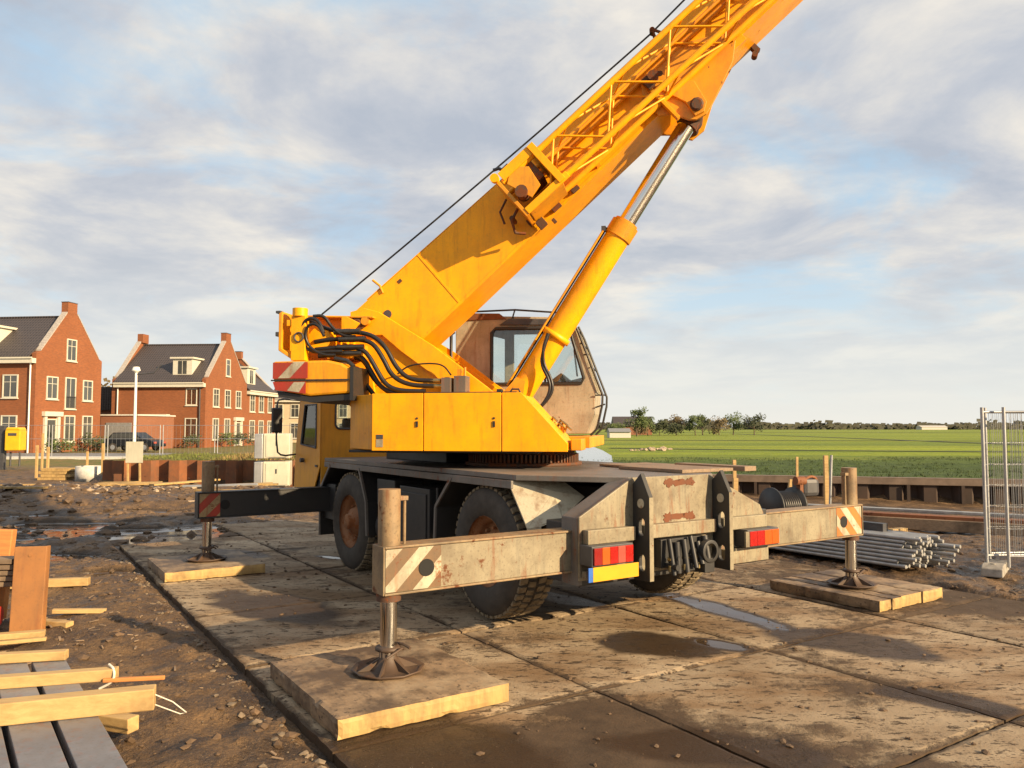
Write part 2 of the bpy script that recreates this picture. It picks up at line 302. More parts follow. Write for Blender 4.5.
# ------------------------------------------------------------------ mesh builder
def link(o): COL.objects.link(o); return o
class MB:
    def __init__(s, M=None): s.v = []; s.f = []; s.mi = []; s.mats = []; s.M = M or Matrix.Identity(4); s.cur = 0; s.sm = []
    def mat(s, name):
        if name not in s.mats: s.mats.append(name)
        s.cur = s.mats.index(name); return s
    def add(s, vs, fs, smooth=False, M=None):
        k = len(s.v); T = s.M @ M if M is not None else s.M
        s.v += [tuple(T @ Vector(p)) for p in vs]
        for f in fs: s.f.append([i+k for i in f]); s.mi.append(s.cur); s.sm.append(smooth)
        return s
    def box(s, lo, hi, M=None):
        x0,y0,z0 = [min(a,b) for a,b in zip(lo,hi)]; x1,y1,z1 = [max(a,b) for a,b in zip(lo,hi)]
        return s.add([(x0,y0,z0),(x1,y0,z0),(x1,y1,z0),(x0,y1,z0),(x0,y0,z1),(x1,y0,z1),(x1,y1,z1),(x0,y1,z1)],
                     [(0,3,2,1),(4,5,6,7),(0,1,5,4),(1,2,6,5),(2,3,7,6),(3,0,4,7)], M=M)
    def prism(s, poly, axis, a, b, M=None):
        """poly = 2D outline; axis x: (y,z); y: (x,z); z: (x,y)"""
        def P(p, t): return {'x':(t,p[0],p[1]), 'y':(p[0],t,p[1]), 'z':(p[0],p[1],t)}[axis]
        n = len(poly); vs = [P(p,a) for p in poly]+[P(p,b) for p in poly]
        fs = [list(range(n))[::-1], list(range(n,2*n))]+[(i,(i+1)%n,n+(i+1)%n,n+i) for i in range(n)]
        return s.add(vs, fs, M=M)
    def cyl(s, p0, p1, r0, r1=None, n=16, cap=True, M=None):
        r1 = r0 if r1 is None else r1; p0 = Vector(p0); p1 = Vector(p1); d = (p1-p0)
        if d.length < 1e-9: return s
        q = d.to_track_quat('Z','Y'); vs = []
        for p, r in ((p0,r0),(p1,r1)):
            for i in range(n):
                a = 2*math.pi*i/n; vs.append(p + q @ Vector((r*math.cos(a), r*math.sin(a), 0)))
        s.add(vs, [(i,(i+1)%n,n+(i+1)%n,n+i) for i in range(n)], True, M)
        if cap: s.add(vs, [list(range(n))[::-1], list(range(n,2*n))], False, M)
        return s
    def bar(s, p0, p1, w, h=None, up=(0,0,1), M=None):
        h = h or w; p0 = Vector(p0); p1 = Vector(p1); d = (p1-p0).normalized(); u = Vector(up)
        if abs(d.dot(u)) > .98: u = Vector((1,0,0))
        sd = d.cross(u).normalized(); u = sd.cross(d)
        vs = [p+sd*a*w/2+u*b*h/2 for p in (p0,p1) for a,b in ((-1,-1),(1,-1),(1,1),(-1,1))]
        return s.add(vs, [(0,1,2,3),(7,6,5,4),(0,4,5,1),(1,5,6,2),(2,6,7,3),(3,7,4,0)], M=M)
    def tube(s, pts, r, n=8, M=None, smooth_iter=0, closed=False):
        pts = [Vector(p) for p in pts]
        for _ in range(smooth_iter):
            q = [pts[0]]
            for a, b in zip(pts[:-1], pts[1:]): q += [a*.75+b*.25, a*.25+b*.75]
            pts = q+[pts[-1]]
        vs = []; m = len(pts); up = Vector((0,0,1)); prev = None
        for i, p in enumerate(pts):
            d = (pts[min(i+1,m-1)]-pts[max(i-1,0)]).normalized()
            if prev is None:
                u = up if abs(d.z) < .95 else Vector((1,0,0)); a = d.cross(u).normalized()
            else: a = (prev - d*prev.dot(d)).normalized()
            prev = a; b = d.cross(a); rr = (r[0]+(r[-1]-r[0])*i/(m-1)) if isinstance(r, (list,tuple)) else r
            for k in range(n):
                t = 2*math.pi*k/n; vs.append(p+a*rr*math.cos(t)+b*rr*math.sin(t))
        fs = [(i*n+k,i*n+(k+1)%n,(i+1)*n+(k+1)%n,(i+1)*n+k) for i in range(m-1) for k in range(n)]
        s.add(vs, fs, True, M); s.add([vs[k] for k in range(n)]+[vs[(m-1)*n+k] for k in range(n)], [list(range(n))[::-1], list(range(n,2*n))], False, M)
        return s
    def lathe(s, prof, n=32, axis='y', c=(0,0,0), M=None, cap=False):
        """prof = [(radius, along)] closed round the axis"""
        vs = []
        for r, h in prof:
            for i in range(n):
                a = 2*math.pi*i/n; x, z = r*math.cos(a), r*math.sin(a)
                vs.append({'y':(c[0]+x,c[1]+h,c[2]+z),'z':(c[0]+x,c[1]+z,c[2]+h),'x':(c[0]+h,c[1]+x,c[2]+z)}[axis])
        m = len(prof); fs = [(j*n+i,j*n+(i+1)%n,(j+1)*n+(i+1)%n,(j+1)*n+i) for j in range(m-1) for i in range(n)]
        s.add(vs, fs, True, M)
        if cap: s.add(vs, [list(range(n)), list(range((m-1)*n, m*n))], False, M)
        return s
    def build(s, name, mat=None, parent=None, bevel=0, loc=None, rot=None, fixn=True, autos=40):
        me = bpy.data.meshes.new(name); me.from_pydata(s.v, [], s.f)
        for i, p in enumerate(me.polygons): p.use_smooth = s.sm[i]
        mats = s.mats or [mat]
        for m in mats: me.materials.append(MATS[m])
        if s.mats:
            for i, p in enumerate(me.polygons): p.material_index = s.mi[i]
        if fixn:
            bm = bmesh.new(); bm.from_mesh(me); bmesh.ops.recalc_face_normals(bm, faces=bm.faces)
            bm.to_mesh(me); bm.free()
        me.update(); o = bpy.data.objects.new(name, me); link(o)
        if parent is not None: o.parent = parent
        if loc is not None: o.location = loc
        if rot is not None: o.rotation_euler = rot
        if bevel:
            b = o.modifiers.new('bevel','BEVEL'); b.width = bevel; b.segments = 2; b.limit_method = 'ANGLE'; b.angle_limit = R(40)
        return o
def tag(o, label=None, cat=None, group=None, kind=None):
    for k, v in (('label',label),('category',cat),('group',group),('kind',kind)):
        if v: o[k] = v
    return o
def thing(name, label, cat, loc=(0,0,0), rz=0, group=None):
    o = bpy.data.objects.new(name, None); link(o); o.empty_display_size = .2; o.location = loc; o.rotation_euler = (0,0,rz)
    return tag(o, label, cat, group)
def dup(root, loc, rz=None, label=None, group=None):
    r = root.copy(); link(r); r.location = loc
    if rz is not None: r.rotation_euler = (0,0,rz)
    if label: r['label'] = label
    if group: r['group'] = group
    for ch in list(root.children):
        c = ch.copy(); link(c); c.parent = r
        for g in list(ch.children):
            d = g.copy(); link(d); d.parent = c
    return r

# ------------------------------------------------------------------ terrain
FW = Vector((-0.54875, 0.83599)); LF = Vector((-0.83599, -0.54875)); ORG = Vector((1.4518, 7.1732)); CR_ROT = math.atan2(FW.y, FW.x)
def c2w(x, y, z=0): p = ORG + FW*x + LF*y; return Vector((p.x, p.y, z))
def vnoise(x, y, seed=0):
    xi = np.floor(x).astype(np.int64); yi = np.floor(y).astype(np.int64); xf = x-xi; yf = y-yi
    def h(a, b):
        n = (a*374761393 + b*668265263 + seed*1442695041) & 0x7fffffff
        n = ((n ^ (n >> 13))*1274126177) & 0x7fffffff
        return ((n ^ (n >> 16)) & 0xffff)/65535.0
    u = xf*xf*(3-2*xf); v = yf*yf*(3-2*yf)
    return (h(xi,yi)*(1-u)+h(xi+1,yi)*u)*(1-v)+(h(xi,yi+1)*(1-u)+h(xi+1,yi+1)*u)*v
def fbm(x, y, o=5, seed=0, g=.5):
    t = 0; a = 1; n = 0
    for i in range(o): t = t+a*vnoise(x*2**i+i*17.3, y*2**i-i*9.1, seed+i); n += a; a *= g
    return t/n-.5
def sst(a, b, x): t = np.clip((x-a)/(b-a), 0, 1); return t*t*(3-2*t)
SX0, SX1, SY0, SY1 = -4.6, 10.6, -4.12, 3.52          # slab field in crane coordinates
MW = [(-7.4,14.4,3.2,.5),(-4.8,13.6,2.2,.3),(-9.2,13.3,2.0,.35),(-6.9,13.6,1.7,.6),(-5.0,14.9,1.6,.5),(-8.8,15.3,1.7,.6),(-3.9,16.2,1.5,.45),(-6.7,11.6,.7,.35),(-3.0,14.6,1.1,.3),(-10.6,16.8,1.7,.5),(-5.2,12.6,1.1,.25),(-8.2,12.2,.8,.3),(-7.4,17.6,1.8,.35),(-4.9,10.2,.8,.25)]
def mudwet(X, Y):
    w = np.zeros_like(np.asarray(X, float))
    for cx, cy, rx, ry in MW:
        q = np.hypot((X-cx)/rx, (Y-cy)/ry)+1.1*fbm(X*1.5+cx, Y*2.4, 4, 61); w = np.maximum(w, sst(1.15, .75, q))
    return w
def terrain(X, Y):
    X = np.asarray(X, float); Y = np.asarray(Y, float)
    dx = X-ORG.x; dy = Y-ORG.y; lx = dx*FW.x+dy*FW.y; ly = dx*LF.x+dy*LF.y
    near = 1-sst(40, 70, Y)
    site = near*(1-sst(19, 20.5, Y)*sst(1, 3, X))
    z = .16*fbm(X*.45, Y*.45, 4, 3)+.17*fbm(X*1.7, Y*1.7, 5, 11, .55)+.10*np.abs(fbm(X*5.5, Y*5.5, 4, 23))
    # ruts left by vehicles running away from the camera, left of the slabs
    q = ly-3.9-.35*np.sin(lx*.35); rut = np.exp(-((q-.9)/.22)**2)+np.exp(-((q-2.7)/.25)**2)
    tread = .5+.5*np.sin(lx*16+q*5)
    z = z-.055*rut*(.6+.5*tread)*(lx > -3)
    z = z*site+.26*fbm(X*.55+3, Y*.9, 5, 31)*sst(12.5, 15, Y)*(1-sst(24, 25.4, Y))*(1-sst(-1.5, .5, X))
    # back-left spoil ridge
    z = z+(.30*np.exp(-((Y-20.5)/2.2)**2)*(sst(-22, -16, X))*(1-sst(-3, 0, X))*(.6+1.2*fbm(X*.6, Y*.9, 4, 5)+.2))
    # grassy verge behind the rusty sheet piles
    z = z+.82*sst(25.75, 26.1, Y)*(1-sst(31, 44, Y))*sst(-13.9, -13.2, X)*(1-sst(-3, 0, X))
    # lowered yard in front of the right-hand sheet-pile wall, bank and field behind it
    z = z-.16*sst(12.5, 15, Y)*sst(2.5, 4, X)*(1-sst(20, 22.2, Y))
    wl = 22.75-(X-5.9)*.298
    z = z+.34*sst(wl-.12, wl+.15, Y)*sst(1, 2.5, X)*(1-sst(26, 34, Y))+sst(1,2.5,X)*sst(26,30,Y)*(1-sst(44,60,Y))*(.25*fbm(X*.5, Y*.5, 4, 8)-.05)
    z = z*(1-mudwet(X, Y)*.93)-.055*mudwet(X, Y)
    # slab bed
    inx = sst(SX0-.10, SX0+.02, lx)*(1-sst(SX1-.02, SX1+.10, lx)); iny = sst(SY0-.10, SY0+.02, ly)*(1-sst(SY1-.02, SY1+.12, ly))
    ins = inx*iny
    z = z-.015*(1-ins)
    z = z*(1-ins)+ins*(-.075)
    # foreground: keep mud just under the slab rims
    return z
def axis(lo, hi, c0, c1, d, g=1.085):
    a = list(np.arange(c0, c1+d/2, d)); s_ = d; x = a[-1]
    while x < hi: s_ *= g; x += s_; a.append(x)
    s_ = d; x = a[0]; pre = []
    while x > lo: s_ *= g; x -= s_; pre.append(x)
    return np.array(pre[::-1]+a)
xs = axis(-5500, 5500, -7.5, 8.0, .045, 1.05); ys = axis(-300, 7000, 2.2, 14.0, .045, 1.035)
GX, GY = np.meshgrid(xs, ys); GZ = terrain(GX, GY)
nx, ny = len(xs), len(ys)
me = bpy.data.meshes.new('ground'); V = np.stack([GX, GY, GZ], -1).reshape(-1, 3)
ii, jj = np.meshgrid(np.arange(nx-1), np.arange(ny-1)); k0 = (jj*nx+ii).ravel()
Fc = np.stack([k0, k0+1, k0+nx+1, k0+nx], -1)
me.vertices.add(len(V)); me.vertices.foreach_set('co', V.ravel()); me.loops.add(Fc.size); me.loops.foreach_set('vertex_index', Fc.ravel().astype(np.int32))
me.polygons.add(len(Fc)); me.polygons.foreach_set('loop_start', np.arange(0, Fc.size, 4, dtype=np.int32)); me.polygons.foreach_set('loop_total', np.full(len(Fc), 4, dtype=np.int32))
me.polygons.foreach_set('use_smooth', np.ones(len(Fc), bool)); me.update(calc_edges=True)
X_, Y_ = GX.ravel(), GY.ravel(); wl = 22.9-(X_-5.9)*.298
field = sst(0, .3, Y_-wl)*sst(2.0, 2.6, X_); field = np.maximum(field, sst(95, 110, Y_)*1.0); field = np.maximum(field, sst(40,48,Y_)*sst(-5,0,X_))
dark_zone = field*(1-sst(42, 52, Y_+6*fbm(X_*.2, Y_*.2, 3, 9)*2))
vg = sst(25.8, 26.2, Y_)*sst(-13.6, -13.0, X_)*(1-sst(-3, 0, X_))*(1-sst(47, 50, Y_)); vg = np.maximum(vg, sst(34,40,Y_+3*fbm(X_*.3,Y_*.3))*(1-sst(46,50,Y_))*(1-sst(-3,0,X_)))
vg = np.maximum(vg, sst(58,60,Y_)*(1-field))
ca = me.color_attributes.new('zone', 'FLOAT_COLOR', 'POINT'); ca.data.foreach_set('color', np.stack([field, dark_zone, vg*(1-field), np.ones_like(field)], -1).ravel())
mw_ = mudwet(X_, Y_); ca = me.color_attributes.new('wet', 'FLOAT_COLOR', 'POINT'); ca.data.foreach_set('color', np.stack([mw_, mw_, mw_, np.ones_like(mw_)], -1).ravel())
me.materials.append(MATS['mud']); g = link(bpy.data.objects.new('ground', me)); tag(g, 'churned brown mud and green meadow reaching the horizon', 'ground', kind='structure')
def gz(x, y):
    i = min(max(int(np.searchsorted(xs, x))-1, 0), nx-2); j = min(max(int(np.searchsorted(ys, y))-1, 0), ny-2)
    u = (x-xs[i])/(xs[i+1]-xs[i]); v = (y-ys[j])/(ys[j+1]-ys[j])
    return float((GZ[j,i]*(1-u)+GZ[j,i+1]*u)*(1-v)+(GZ[j+1,i]*(1-u)+GZ[j+1,i+1]*u)*v)

# concrete road slabs: gaps are real, each slab sits a few millimetres off its neighbour
xj = [-4.6, -2.68, -.80, 1.10, 3.0, 4.9, 6.8, 8.7, 10.6]; yj = [3.5, 1.56, -.28, -2.2, -4.1]
vs, fs, tone, mud, wet = [], [], [], [], []
WETS = [(-.24,.36,.42,.27,.5,.56),(-.50,-.06,.24,.12,.3,1),(.22,-1.05,.80,.15,-.08,1),(-1.0,-1.05,.55,.28,.4,.5),(3.0,2.7,.75,.30,.3,.5),(5.7,1.12,.30,.07,.4,1),(-1.15,3.0,.55,.40,.1,.55),(-2.0,1.6,.45,.2,.8,.5),(1.7,.0,.5,.14,.2,.5),(6.9,2.2,.5,.2,.5,.5),(-2.3,-.3,.35,.15,.4,.5)]  # first patch: damp colour also carries the crane's dark reflection
def wetness(x, y):
    w = 0
    for i, (cx, cy, rx, ry, ro, top) in enumerate(WETS):
        dx, dy = x-cx, y-cy; u = (dx*math.cos(ro)+dy*math.sin(ro))/rx; v = (-dx*math.sin(ro)+dy*math.cos(ro))/ry
        q = math.hypot(u, v)+.45*mnoise.noise((x*2.6+i, y*2.6, 1.3))+.16*mnoise.noise((x*9, y*9, i)); w = max(w, min(top, max(0, (1.55-q)/.85)))
    return w
r2 = random.Random(3)
for a in range(len(xj)-1):
    for b in range(len(yj)-1):
        if (a, b) in ((0,0),(0,3),(7,0)): continue
        x0, x1 = xj[a]+.012, xj[a+1]-.012; y1, y0 = yj[b]-.012, yj[b+1]+.012
        t = r2.uniform(.55, 1.0); dz = [r2.uniform(-.010, .004) for _ in range(4)]; n = 44; base = len(vs)
        for j in range(n+1):
            for i in range(n+1):
                u, v = i/n, j/n; x = x0+(x1-x0)*u; y = y0+(y1-y0)*v
                e = min(u, 1-u, v, 1-v)*1.9; z = (dz[0]*(1-u)+dz[1]*u)*(1-v)+(dz[2]*(1-u)+dz[3]*u)*v - (.012*(1-e/.02) if e < .02 else 0)
                z += .004*mnoise.noise((x*3, y*3, 0))
                jit = .012*mnoise.noise((x*9, y*9, 5)) if e < 1e-6 else 0
                p = c2w(x+(jit if i in (0,n) else 0), y+(jit if j in (0,n) else 0)); vs.append((p.x, p.y, z))
                rim = max(0, 1-e/.05)*.40
                lef = max(0, min(1, (-x-.6)/1.2))*max(0, min(1, (y-.6)/1.4))*.95; far = 0
                mud.append(rim+lef*1.0+.35*max(0, min(1, (-y-1.5)/1.5))); tone.append(t); wet.append(wetness(x, y))
        for j in range(n):
            for i in range(n): k = base+j*(n+1)+i; fs.append((k, k+1, k+n+2, k+n+1))
        ring = [base+i for i in range(n+1)]+[base+j*(n+1)+n for j in range(1,n+1)]+[base+n*(n+1)+i for i in range(n-1,-1,-1)]+[base+j*(n+1) for j in range(n-1,0,-1)]
        lo = len(vs)
        for k in ring: vs.append((vs[k][0], vs[k][1], -.12)); tone.append(t); mud.append(1); wet.append(0)
        m = len(ring)
        for k in range(m): fs.append((ring[(k+1)%m], ring[k], lo+k, lo+(k+1)%m))
me = bpy.data.meshes.new('concrete_road_slabs'); me.from_pydata(vs, [], fs); me.update()
for nme, arr in (('tone', tone), ('mudmask', mud), ('wet', wet)):
    ca = me.color_attributes.new(nme, 'FLOAT_COLOR', 'POINT'); q = np.array(arr); ca.data.foreach_set('color', np.stack([q, q, q, np.ones_like(q)], -1).ravel())
me.materials.append(MATS['concrete_slab_top']); for_p = me.polygons
o = link(bpy.data.objects.new('concrete_road_slabs', me)); tag(o, 'muddy concrete road slabs laid in a grid under the crane', 'pavement', kind='structure')

def blob(cx, cy, rx, ry, rot, z, name, mat, seed=0, n=72, rough=.35, crane=True, label=None):
    mb = MB(); pts = []
    for i in range(n):
        a = 2*math.pi*i/n; k = 1+rough*mnoise.noise((math.cos(a)*1.6+seed, math.sin(a)*1.6, seed*.7))*1.6+.12*mnoise.noise((math.cos(a)*6+seed, math.sin(a)*6, 3))
        x, y = rx*k*math.cos(a), ry*k*math.sin(a); x, y = x*math.cos(rot)-y*math.sin(rot)+cx, x*math.sin(rot)+y*math.cos(rot)+cy
        p = c2w(x, y) if crane else Vector((x, y, 0)); pts.append((p.x, p.y))
    c = sum(p[0] for p in pts)/n, sum(p[1] for p in pts)/n
    mb.add([(*c, z)]+[(*p, z) for p in pts], [(0, 1+i, 1+(i+1)%n) for i in range(n)])
    o = mb.build(name, mat, fixn=False); tag(o, label or 'shallow puddle of rain water on the site', 'puddle', kind='structure'); return o
# clods, stones and crumbs
def scatter(name, label, n, fn, smin, smax, mat, seed):
    r = random.Random(seed); mb = MB(); vs, fs = mb.v, mb.f
    ico = [(0,0,1),(.89,0,.45),(.28,.85,.45),(-.72,.53,.45),(-.72,-.53,.45),(.28,-.85,.45),(.72,.53,-.3),(-.28,.85,-.3),(-.89,0,-.3),(-.28,-.85,-.3),(.72,-.53,-.3)]
    fc = [(0,1,2),(0,2,3),(0,3,4),(0,4,5),(0,5,1),(1,6,2),(2,7,3),(3,8,4),(4,9,5),(5,10,1),(6,7,2),(7,8,3),(8,9,4),(9,10,5),(10,6,1)]
    for _ in range(n):
        x, y, z = fn(r); sz = smin+(smax-smin)*r.random()**3; k = len(vs); a = r.random()*6.28; st = r.uniform(.5,1.6)
        for p in ico:
            q = [c*(1+r.uniform(-.35,.35)) for c in p]; xx = q[0]*sz*st; yy = q[1]*sz
            vs.append((x+xx*math.cos(a)-yy*math.sin(a), y+xx*math.sin(a)+yy*math.cos(a), z+q[2]*sz*.6))
        for f in fc: fs.append([i+k for i in f]); mb.mi.append(0); mb.sm.append(False)
    o = mb.build(name, mat, fixn=False); tag(o, label, 'debris', kind='stuff'); return o
plain('clod', (.10,.062,.034), .75, 0, .4, 6, .6, .01); plain('crumb_pale', (.34,.26,.18), .85, 0, .5, 3); plain('crumb', (.16,.12,.08), .85, 0, .4, 20, .4)
def f_left(r):
    lx = r.uniform(-4.5, 9)**1.0; ly = 3.55+abs(r.gauss(0, 1.6)); p = c2w(lx, ly); return p.x, p.y, gz(p.x, p.y)
def f_edge(r):
    lx = r.uniform(-2, 9); ly = 3.58+abs(r.gauss(0, .12)); p = c2w(lx, ly); return p.x, p.y, gz(p.x, p.y)+.005
def f_slab(r):
    p = c2w(r.uniform(-4, 9), r.uniform(-4, 3.45)); return p.x, p.y, .003
def f_right(r):
    p = c2w(r.uniform(-4, 8), -4.1-abs(r.gauss(0, 2))); return p.x, p.y, gz(p.x, p.y)
scatter('mud_clods', 'loose clods of mud beside the slabs', 1700, f_left, .006, .045, 'clod', 1)
scatter('rubble_crumbs', 'pale crumbs of rubble along the slab edge', 260, f_edge, .006, .032, 'crumb', 2)
scatter('heap_clods', 'dark clods of earth on the churned yard at the back left', 2600, lambda r: (lambda x, y: (x, y, gz(x, y)))(r.uniform(-19, -1.5), 12.5+12.5*r.random()**.8), .02, .16, 'clod', 11)
scatter('yard_rubble', 'pale stones and broken brick strewn before the rusty sheet piles', 420, lambda r: (lambda x, y: (x, y, gz(x, y)))(r.uniform(-17, -4), r.gauss(22.6, 1.6)), .02, .13, 'crumb_pale', 12)
scatter('slab_crumbs', 'small lumps of soil on the concrete slabs', 2200, f_slab, .004, .022, 'clod', 3)
scatter('yard_clods', 'clods and stones on the muddy yard right of the slabs', 1300, f_right, .01, .06, 'clod', 4)

# ditches and canal
def strip(pts, w, z, name, mat, label):
    mb = MB(); L = []
    for i, p in enumerate(pts):
        p = Vector(p); d = (Vector(pts[min(i+1,len(pts)-1)])-Vector(pts[max(i-1,0)])).normalized(); nn = Vector((-d.y, d.x))
        L += [(*(p+nn*w/2), z), (*(p-nn*w/2), z)]
    mb.add(L, [(2*i, 2*i+1, 2*i+3, 2*i+2) for i in range(len(pts)-1)]); o = mb.build(name, mat, fixn=False)
    tag(o, label, 'ditch', kind='structure'); return o
plain('ditch_reeds', (.035,.04,.016), .9, 0, .4, .6)
strip([(9,72),(20,66),(36,61),(60,58)], 1.5, .02, 'ditch', 'ditch_reeds', 'dark reedy ditch crossing the meadow')
strip([(10,118),(60,112),(140,104)], 2.6, .02, 'ditch', 'ditch_reeds', 'dark ditch far across the meadow')
strip([(70,250),(62,150),(58,108),(56,84)], 2.2, .024, 'ditch', 'ditch_reeds', 'dark ditch running towards the horizon')
strip([(-100,330),(60,320),(400,330)], 9, .02, 'ditch', 'ditch_reeds', 'dark strip of reeds before the far trees')
strip([(4.3,42),(5.5,52),(6.3,64),(6.8,76)], 2.2, .03, 'canal_water', 'canal_water', 'pale blue water of a narrow canal behind the crane')

# ------------------------------------------------------------------ the crane
from mathutils.geometry import tessellate_polygon
def holed(mb, outer, holes, ax, a, b, M=None):
    """flat plate with openings, extruded from a to b along axis ax"""
    loops = [outer]+holes; pts = [p for l in loops for p in l]
    tris = tessellate_polygon([[Vector((p[0], p[1], 0)) for p in l] for l in loops])
    def P(p, t): return {'x':(t,p[0],p[1]), 'y':(p[0],t,p[1]), 'z':(p[0],p[1],t)}[ax]
    n = len(pts); vs = [P(p,a) for p in pts]+[P(p,b) for p in pts]; fs = [tuple(t) for t in tris]+[tuple(i+n for i in t)[::-1] for t in tris]
    k = 0
    for l in loops:
        m = len(l)
        for i in range(m): fs.append((k+i, k+(i+1)%m, n+k+(i+1)%m, n+k+i))
        k += m
    return mb.add(vs, fs, M=M)
def rrect(x0, z0, x1, z1, r, n=4):
    p = []
    for cx, cz, a0 in ((x1-r,z1-r,0),(x0+r,z1-r,90),(x0+r,z0+r,180),(x1-r,z0+r,270)):
        for i in range(n+1): a = R(a0+90*i/n); p.append((cx+r*math.cos(a), cz+r*math.sin(a)))
    return p
def circ(cx, cz, r, n=20): return [(cx+r*math.cos(2*math.pi*i/n), cz+r*math.sin(2*math.pi*i/n)) for i in range(n)]

CR = thing('mobile_crane', 'old yellow telescopic mobile crane with raised boom standing on four outriggers', 'crane', (ORG.x, ORG.y, 0), CR_ROT)
# --- carrier chassis
m = MB(); m.box((.12,-.46,.70),(6.9,-.30,1.30)); m.box((.12,.30,.70),(6.9,.46,1.30)); m.box((.2,-.30,.95),(6.8,.30,1.22))
m.box((-.13,-1.16,.56),(.34,1.16,1.06)); m.box((5.32,-1.2,.56),(5.80,1.2,1.06)); m.box((.9,-.62,.55),(1.6,.62,.80)); m.box((4.4,-.62,.5),(5.0,.62,.76))
m.cyl((1.25,-1.0,.68),(1.25,1.0,.68),.11); m.cyl((4.72,-1.0,.63),(4.72,1.0,.63),.11)
m.box((2.45,-1.15,.55),(3.9,-.5,1.2)); m.box((3.15,-.5,1.426),(4.9,.62,1.56))  # second box: dark filler added to hide the sunlit strip under the housing
m.build('chassis_frame', 'black_steel', CR, bevel=.008)
m = MB().mat('grey_frame')
m.prism([(-.12,-.42),(-.12,.62),(.72,1.22),(5.62,1.25),(5.62,-1.25),(.72,-1.22)], 'z', 1.375, 1.425)
m.box((.74,1.235,1.30),(5.60,1.262,1.372)); m.box((.74,-1.262,1.30),(5.60,-1.235,1.372))
m.mat('wood_old'); m.box((.05,-.9,1.427),(.95,-.2,1.46)); m.box((-.05,-1.12,1.427),(.9,-.95,1.475)); m.box((.9,-1.1,1.43),(1.5,-.4,1.455))
m.build('deck', None, CR, bevel=.005)
# mudguards: bent sheet with a rim
def guard(prof, y0, y1, mat, name='mudguard', th=.018):
    m = MB().mat(mat); n = len(prof)
    for (xa,za),(xb,zb) in zip(prof[:-1], prof[1:]):
        d = Vector((xb-xa, zb-za)).normalized(); nx_, nz_ = -d.y*th, d.x*th
        m.prism([(xa,za),(xb,zb),(xb+nx_,zb+nz_),(xa+nx_,za+nz_)], 'y', y0, y1)
    return m
for sy in (1, -1):
    g = guard([(2.22,.66),(2.20,1.02),(1.86,1.33),(.86,1.35)], sy*.72, sy*1.25, 'black_steel')
    g.mat('grey_frame')
    for p, q in (((2.22,.66),(2.20,1.02)),((2.20,1.02),(1.86,1.34))): g.bar((p[0],sy*1.255,p[1]),(q[0],sy*1.255,q[1]),.03,.035)
    g.build('mudguard', None, CR)
    g = guard([(5.76,.32),(5.76,.98),(5.36,1.33),(4.32,1.33),(4.08,.92),(4.04,.50)], sy*.72, sy*1.25, 'black_steel')
    g.mat('grey_frame')
    for p, q in (((5.76,.32),(5.76,.98)),((5.76,.98),(5.36,1.33)),((4.32,1.33),(4.08,.92)),((4.08,.92),(4.04,.50))): g.bar((p[0],sy*1.255,p[1]),(q[0],sy*1.255,q[1]),.03,.035)
    g.build('mudguard', None, CR)
    # chequer-plate rear slope, lit, with its folded inner triangle
    m = MB(); 
    for q in ([(.81,1.25,1.372),(.50,1.245,.97),(.53,.93,1.28),(.62,.78,1.372)], [(.62,.78,1.371),(.53,.93,1.279),(.498,1.245,.968),(.44,1.14,.985),(.34,.98,1.06),(.38,.70,1.23)], [(.498,1.245,.966),(.47,1.245,.70),(.44,1.12,.70),(.44,1.14,.983)]):
        f = [(x, y*sy, z) for x, y, z in q]; n_ = len(f)
        m.add(f+[tuple(Vector(p)+Vector((.012,0,-.004))) for p in f], [list(range(n_)), list(range(n_,2*n_))[::-1]]+[(i,(i+1)%n_,n_+(i+1)%n_,n_+i) for i in range(n_)])
    m.build('mudguard_slope', 'chequer', CR)
m = MB(); m.box((2.46,.62,.42),(3.22,1.20,1.18)); m.box((2.52,1.20,.50),(3.16,1.216,1.12)); m.cyl((3.35,.95,.62),(3.95,.95,.62),.24,n=24)
m.box((3.40,.8,.90),(3.92,1.18,1.22)); m.cyl((2.40,1.13,.70),(2.40,1.13,1.2),.02)
m.build('side_tank', 'black_steel', CR, bevel=.012)

# --- wheels
def make_wheel(name='wheel'):
    m = MB().mat('rim_rust')   # outer face towards +y
    m.lathe([(.335,.02),(.345,.0),(.335,-.03),(.30,-.04),(.275,-.10),(.27,-.14),(.18,-.10),(.16,-.02),(.10,.0),(.095,.05),(.001,.05)], 36)
    m.lathe([(.335,-.33),(.30,-.30),(.27,-.14)], 36)
    for i in range(10):
        a = 2*math.pi*i/10; m.cyl((.215*math.cos(a),-.13,.215*math.sin(a)),(.215*math.cos(a),-.07,.215*math.sin(a)),.016,n=6)
    w = m.build(name, None, CR)
    m = MB().mat('tyre_rubber')
    m.lathe([(.335,.015),(.37,.035),(.44,.045),(.52,.035),(.585,.012),(.618,-.03),(.622,-.09),(.622,-.27),(.618,-.33),(.585,-.372),(.50,-.40),(.40,-.395),(.335,-.33)], 64)
    m.mat('tread_dust_lit'); n = 46
    for i in range(n):
        for row, (y0, y1, off) in enumerate(((-.075,.000,0),(-.165,-.085,.5),(-.275,-.195,0),(-.36,-.285,.5))):
            a = 2*math.pi*(i+off)/n; MM = Matrix.Rotation(-a,4,'Y')
            sk = .012*(1 if row%2 else -1); zo, zi = ((.632,.624),(.637,.637),(.637,.637),(.624,.632))[row]
            m.add([(-.031,y0,.60),(.027,y0,.60),(.027+sk,y1,.60),(-.031+sk,y1,.60),(-.028,y0,zo),(.024,y0,zo),(.024+sk,y1,zi),(-.028+sk,y1,zi)],
                  [(0,3,2,1),(4,5,6,7),(0,1,5,4),(1,2,6,5),(2,3,7,6),(3,0,4,7)], M=MM)
    m.build('tyre', None, w)
    return w
